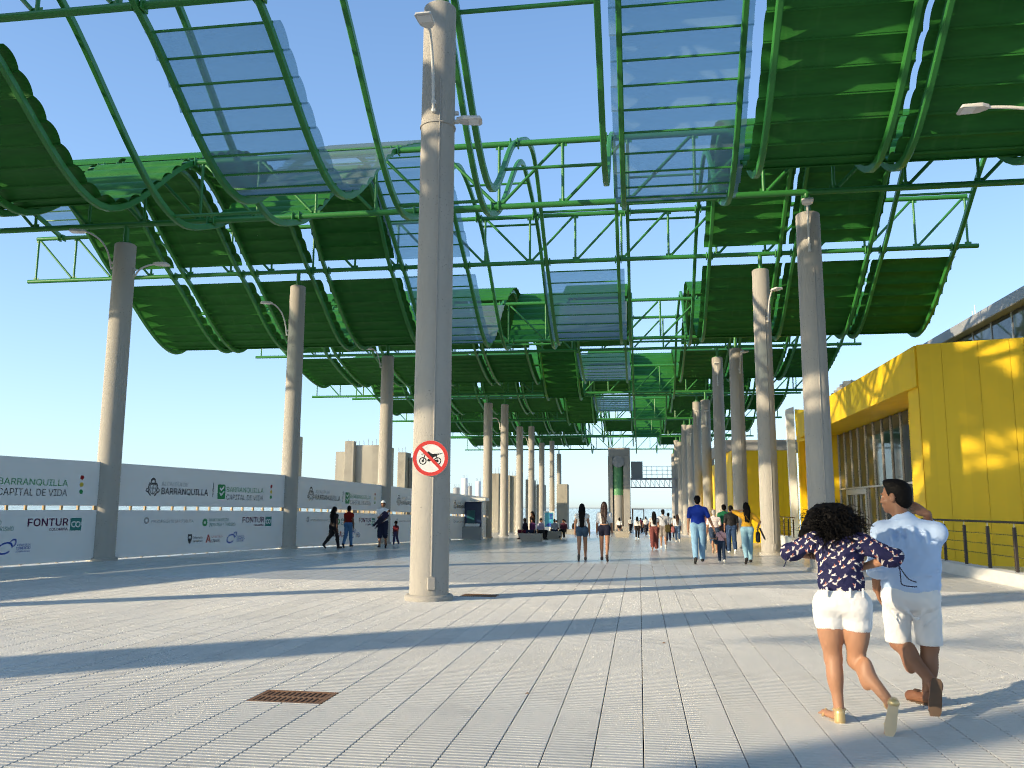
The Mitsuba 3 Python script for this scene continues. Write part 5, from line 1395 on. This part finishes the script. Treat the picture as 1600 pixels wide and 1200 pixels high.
# gold sandals
flat('mat_gold', (0.62, 0.46, 0.22), 0.35, 0.5, metal=0.45); flat('mat_sole', (0.52, 0.42, 0.28), 0.7, 0.3)
def sandal(an, to, heel, up, nm):
    """sole under the foot, heel cup and ankle strap"""
    d = unit(to - heel); L = np.linalg.norm(to - heel) + 0.055
    u = unit(up - d * (up @ d)); sv = np.cross(d, u)
    prof = [(-0.040, 0.012), (-0.028, 0.024), (0.0, 0.030), (0.06, 0.031), (0.12, 0.037), (0.16, 0.039), (0.195, 0.032), (0.22, 0.020), (L, 0.008)]
    ptsT = []
    o = heel - u * 0.033
    for (a, w) in prof:
        for q in (-1, 1):
            for z in (0, -0.012):
                ptsT.append(o + d * min(a, L) + sv * w * q + u * z)
    s_ = hull(ptsT); s_.apply_transform(FW)
    k = put('sandal', wo, s_, 'mat_sole')
    D = Blob(0.008)
    D.cap(heel - u * 0.02, heel + u * 0.030 - d * 0.004, 0.039, 0.036); D.cut(d, float(d @ (heel + d * 0.018)))
    hm_ = D.mesh(0.006, FW)
    ring_ = tube([an + (d * math.cos(a) + sv * math.sin(a)) * 0.041 + u * 0.012 for a in np.linspace(0, 2 * math.pi, 20)], 0.007, 6); ring_.apply_transform(FW)
    st_ = tube([to - d * 0.03 + sv * (-0.036) - u * 0.02, to - d * 0.025 + u * 0.030, to - d * 0.03 + sv * 0.036 - u * 0.02], 0.008, 6); st_.apply_transform(FW)
    put('heel_cup', k, hm_, 'mat_gold', smooth=True); put('ankle_strap', k, ring_, 'mat_gold', smooth=50); put('toe_strap', k, st_, 'mat_gold', smooth=50)
sandal(anl, toel, anl + V(0, -0.035, -0.035), V(0, 0, 1), 'l')
sandal(anr, toer, anr + V(0.012, -0.045, 0.015), V(0.05, 1, 0.25), 'r')

# --- the man
FM = frame_at(2.12, 7.20)
mn = thing('person', 'stocky man in a pale blue shirt and white shorts looking aside', 'person')
hd = V(-0.075, 0.03, 1.605)
hipl, hipr, knl, knr = V(-0.115, 0, 0.80), V(0.095, 0, 0.80), V(-0.120, 0.09, 0.455), V(0.105, 0.05, 0.44)
anl, anr = V(0.115, -0.21, 0.200), V(0.070, 0.06, 0.085)
toel, toer = V(0.105, -0.285, 0.035), V(-0.055, 0.175, 0.035)
shl, shr, ell_, elr = V(-0.180, 0.02, 1.320), V(0.192, 0.02, 1.320), V(-0.240, -0.09, 1.055), V(0.165, 0.29, 1.27)
wrl, wrr = V(-0.255, 0.02, 0.870), V(0.150, 0.10, 1.470)
B = Blob(0.03)
B.ell(V(-0.01, 0, 0.86), (0.185, 0.135, 0.12)).ell(V(0, 0.01, 1.02), (0.19, 0.14, 0.14), k=0.06).ell(V(0, 0.02, 1.2), (0.19, 0.125, 0.14), k=0.06).cap(shl, shr, 0.062, k=0.05)
B.cap(V(-0.02, 0.01, 1.34), hd - [0, 0.012, 0.03], 0.066, 0.060, k=0.03)
Rm, Pm = head_parts(B, hd, 1.20, -0.02, 1.15)
for (hp, kn, an, to, sd) in ((hipl, knl, anl, toel, -1), (hipr, knr, anr, toer, 1)):
    B.cap(hp, kn, 0.098, 0.066, k=0.05).cap(kn, an, 0.060, 0.040, k=0.025).ell(kn * 0.66 + an * 0.34 + [0, -0.016, -0.01], (0.060, 0.062, 0.12), rotm([0, 0, 1], 0), k=0.04)
    heel = an + (V(0.01, -0.045, 0.01) if sd < 0 else V(0.02, -0.04, -0.035))
    B.cap(heel, to, 0.034, 0.028, k=0.02).cap(an, heel, 0.038, 0.034, k=0.02)
for (sh, el, wr, sd) in ((shl, ell_, wrl, -1), (shr, elr, wrr, 1)):
    B.cap(sh, el, 0.056, 0.046, k=0.03).cap(el, wr, 0.046, 0.031, k=0.015)
hand(B, wrl, V(0.25, 0.25, -0.9), V(0.2, 1, 0.25), V(1, -0.2, 0.1), 1.08, curl=0.25)
hand(B, wrr, V(-0.85, -0.25, 0.35), V(-0.1, 0.3, 0.9), V(-0.3, -0.9, 0.1), 1.05, curl=0.5)
put('body', mn, B.mesh(HRES, FM), 'mat_skin_brown', smooth=True)
ey = []
for q in (-1, 1):
    e_ = trimesh.creation.icosphere(2, 0.0115); e_.apply_translation(Pm(q * 0.031, 0.077, 0.002)); ey.append(e_)
flat('mat_eye', (0.55, 0.53, 0.50), 0.2, 0.6)
for e_ in ey:
    e_.apply_transform(FM); put('eye', mn, e_, 'mat_eye', smooth=True)
bw = Blob(0.004)
for q in (-1, 1):
    bw.cap(Pm(q * 0.014, 0.094, 0.024), Pm(q * 0.048, 0.078, 0.026), 0.0048, 0.0035)
put('eyebrows', mn, bw.mesh(0.003, FM), 'mat_hair_black', smooth=True)
C = Blob(0.02)   # cropped hair, longer on top
C.ell(Pm(0, -0.014, 0.034), np.array([0.0785, 0.098, 0.092]) * 1.14, Rm).ell(Pm(0, -0.048, -0.022), np.array([0.066, 0.062, 0.066]) * 1.14, Rm, k=0.02).ell(Pm(0, 0.035, 0.090), np.array([0.062, 0.064, 0.038]) * 1.14, Rm, k=0.02)
C.cut(Rm @ unit(V(0, 0.92, -0.40)), float((Rm @ unit(V(0, 0.92, -0.40))) @ Pm(0, 0.016, -0.012)))
C.ell(Pm(0, 0.16, -0.01), np.array([0.10, 0.085, 0.085]) * 1.14, Rm, k=0.01, sub=True)
for q in (-1, 1):
    C.ell(Pm(q * 0.088, 0.002, -0.010), np.array([0.026, 0.030, 0.044]), Rm, k=0.006, sub=True)
C.noise = [(0.008, (90, 90, 90), 51)]
put('hair', mn, C.mesh(0.005, FM), 'mat_hair_black', smooth=True)
flat('mat_blue_linen', (0.40, 0.52, 0.72), 0.85, 0.15)
C = Blob(0.035)
C.ell(V(-0.008, -0.005, 0.93), (0.222, 0.172, 0.17), k=0.06).ell(V(0, 0.005, 1.06), (0.228, 0.172, 0.16), k=0.06).ell(V(0, 0.015, 1.2), (0.232, 0.156, 0.15), k=0.06).cap(shl, shr, 0.082, k=0.05)
C.cap(V(-0.01, 0.0, 1.34), V(-0.025, 0.015, 1.425), 0.105, 0.080, k=0.03)
for s_q in (shl, shr):
    C.cap(V(-0.01, 0.0, 1.375), s_q, 0.070, 0.078, k=0.05)
C.cap(shl, ell_, 0.084, 0.072, k=0.04).cap(ell_, ell_ + unit(wrl - ell_) * 0.03, 0.074, 0.078, k=0.02)
C.cap(shr, elr, 0.078, 0.060, k=0.03).cap(elr, elr + unit(wrr - elr) * 0.15, 0.066, 0.058, k=0.02)
for (a, b, r, sub) in ((V(-0.06, -0.115, 1.36), V(-0.045, -0.150, 1.15), 0.012, False), (V(0.04, -0.115, 1.36), V(0.060, -0.150, 1.16), 0.012, False), (V(-0.13, -0.10, 1.34), V(-0.10, -0.145, 1.20), 0.013, False), (V(0.12, -0.10, 1.33), V(0.13, -0.135, 1.18), 0.015, False), (V(0.0, -0.12, 1.35), V(0.005, -0.150, 1.22), 0.010, False),
                       (V(0.19, -0.07, 1.25), V(0.06, -0.15, 1.05), 0.014, False), (V(-0.19, -0.10, 1.02), V(0.15, -0.155, 1.00), 0.013, False), (V(0.0, -0.172, 0.985), V(0.20, -0.10, 1.05), 0.012, False), (V(-0.17, -0.10, 0.93), V(0.05, -0.165, 0.89), 0.010, False), (V(0.2, -0.06, 0.98), V(0.12, -0.14, 0.88), 0.012, False),
                       (V(-0.24, -0.08, 1.22), V(-0.30, -0.12, 1.14), 0.014, False), (V(-0.22, -0.12, 1.10), V(-0.31, -0.12, 1.08), 0.012, False)):
    C.cap(a, b, r, r * 0.4, k=0.045, sub=sub)
C.noise = [(0.016, (9, 9, 6), 61), (0.005, (30, 30, 22), 62)]
C.cut((0.10, 0, -1), -0.795)
sh_k = put('shirt', mn, C.mesh(HRES, FM), 'mat_blue_linen', smooth=True)
col_ = [V(-0.025 + 0.082 * math.cos(a), 0.012 + 0.078 * math.sin(a), 1.435 + 0.012 * math.sin(a + 3.1)) for a in np.linspace(0.35 * math.pi, 2.65 * math.pi, 30)]
cm = sweep(col_, [(-0.005, -0.024), (0.006, -0.020), (0.002, 0.024), (-0.005, 0.022)]); cm.apply_transform(FM)
put('collar', sh_k, cm, 'mat_blue_linen', smooth=40)
cf = []
for (c0_, c1_, r) in ((ell_ + unit(wrl - ell_) * 0.005, ell_ + unit(wrl - ell_) * 0.055, 0.083),):
    D = Blob(0.004); D.cap(c0_, c1_, r, r - 0.004); D.noise = [(0.010, (25, 25, 25), 4)]
    n_ = unit(wrl - ell_); D.cut(n_, float(n_ @ c1_) + 0.012); D.cut(-n_, -float(n_ @ c0_) + 0.012)
    put('rolled_cuff', sh_k, D.mesh(HRES, FM), 'mat_blue_linen', smooth=True)
C = Blob(0.03)
C.ell(V(-0.01, -0.01, 0.84), (0.212, 0.162, 0.13), k=0.04)
for (hp, kn, sd) in ((hipl, knl, -1), (hipr, knr, 1)):
    C.ell(hp + [0, -0.065, 0.02], (0.10, 0.09, 0.11), k=0.04)
    C.cap(hp, hp + (kn - hp) * 0.90, 0.108, 0.096, k=0.02)
for (a, b, r) in ((V(-0.10, -0.13, 0.78), V(0.02, -0.115, 0.66), 0.010), (V(0.12, -0.13, 0.76), V(0.03, -0.11, 0.67), 0.010), (V(-0.18, -0.06, 0.80), V(-0.10, -0.12, 0.62), 0.010), (V(0.17, -0.06, 0.72), V(0.05, -0.11, 0.60), 0.010)):
    C.cap(a, b, r, r * 0.5, k=0.03)
C.noise = [(0.018, (14, 14, 9), 71), (0.007, (44, 44, 30), 72)]
C.cut((0, 0, 1), 0.93)
for q_ in (hipl + (knl - hipl) * 0.93,):
    pass
C.cut((0, 0, -1), -0.455)
put('shorts', mn, C.mesh(HRES, FM), 'mat_white_cotton', smooth=True)
flat('mat_brown_leather', (0.17, 0.075, 0.04), 0.55, 0.4); flat('mat_brown_sole', (0.10, 0.065, 0.045), 0.75, 0.3)
for (an, to, heel, up) in ((anl, toel, anl + V(0.01, -0.045, 0.01), V(0.0, 1, 0.3)), (anr, toer, anr + V(0.02, -0.04, -0.035), V(0, 0, 1))):
    d = unit(to - heel); u = unit(up - d * (up @ d)); sv = np.cross(d, u)
    D = Blob(0.02); D.cap(heel, to, 0.045, 0.040).cap(heel, heel + u * 0.035, 0.043, 0.040).cap(to - d * 0.06 + u * 0.012, to, 0.042, 0.034); D.cut(-u, -float(u @ (heel - u * 0.030)))
    D.cut(u, float(u @ (heel + u * 0.062)))
    k = put('shoe', mn, D.mesh(0.006, FM), 'mat_brown_leather', smooth=True)
    pts = []
    for (a, w) in ((-0.045, 0.026), (-0.02, 0.036), (0.06, 0.034), (0.13, 0.043), (0.19, 0.042), (0.235, 0.028), (0.255, 0.010)):
        for q in (-1, 1):
            for z in (-0.030, -0.046):
                pts.append(heel + d * a + sv * w * q + u * z)
    s_ = hull(pts); s_.apply_transform(FM); put('sole', k, s_, 'mat_brown_sole')
    lc = [tube([to - d * (0.06 + 0.02 * j) + sv * -0.025 + u * 0.045, to - d * (0.055 + 0.02 * j) + u * 0.058, to - d * (0.06 + 0.02 * j) + sv * 0.025 + u * 0.045], 0.004, 5) for j in range(3)]
    lm = cat(*lc); lm.apply_transform(FM); put('laces', k, lm, 'mat_brown_sole', kind='stuff')
# small litter on the paving
for (x, y, s_, lab) in [(-1.55, 9.0, 0.035, 'scrap of white paper on the paving behind the drain grate'), (-0.95, 7.05, 0.02, 'small dry leaf on the paving in front of the sign column'), (0.22, 9.9, 0.025, 'dark speck of a leaf on the paving near the middle')]:
    kf = put('paper_scrap' if 'paper' in lab else 'leaf', None, hull([(x, y, 0.004), (x + 2 * s_, y + 0.4 * s_, 0.006), (x + 1.2 * s_, y + s_, 0.016), (x + .3 * s_, y + .8 * s_, 0.005), (x + s_, y + .3 * s_, 0.003)]), 'mat_white' if 'paper' in lab else 'mat_rust')
    labels[kf] = {'label': lab, 'category': 'paper' if 'paper' in lab else 'leaf'}
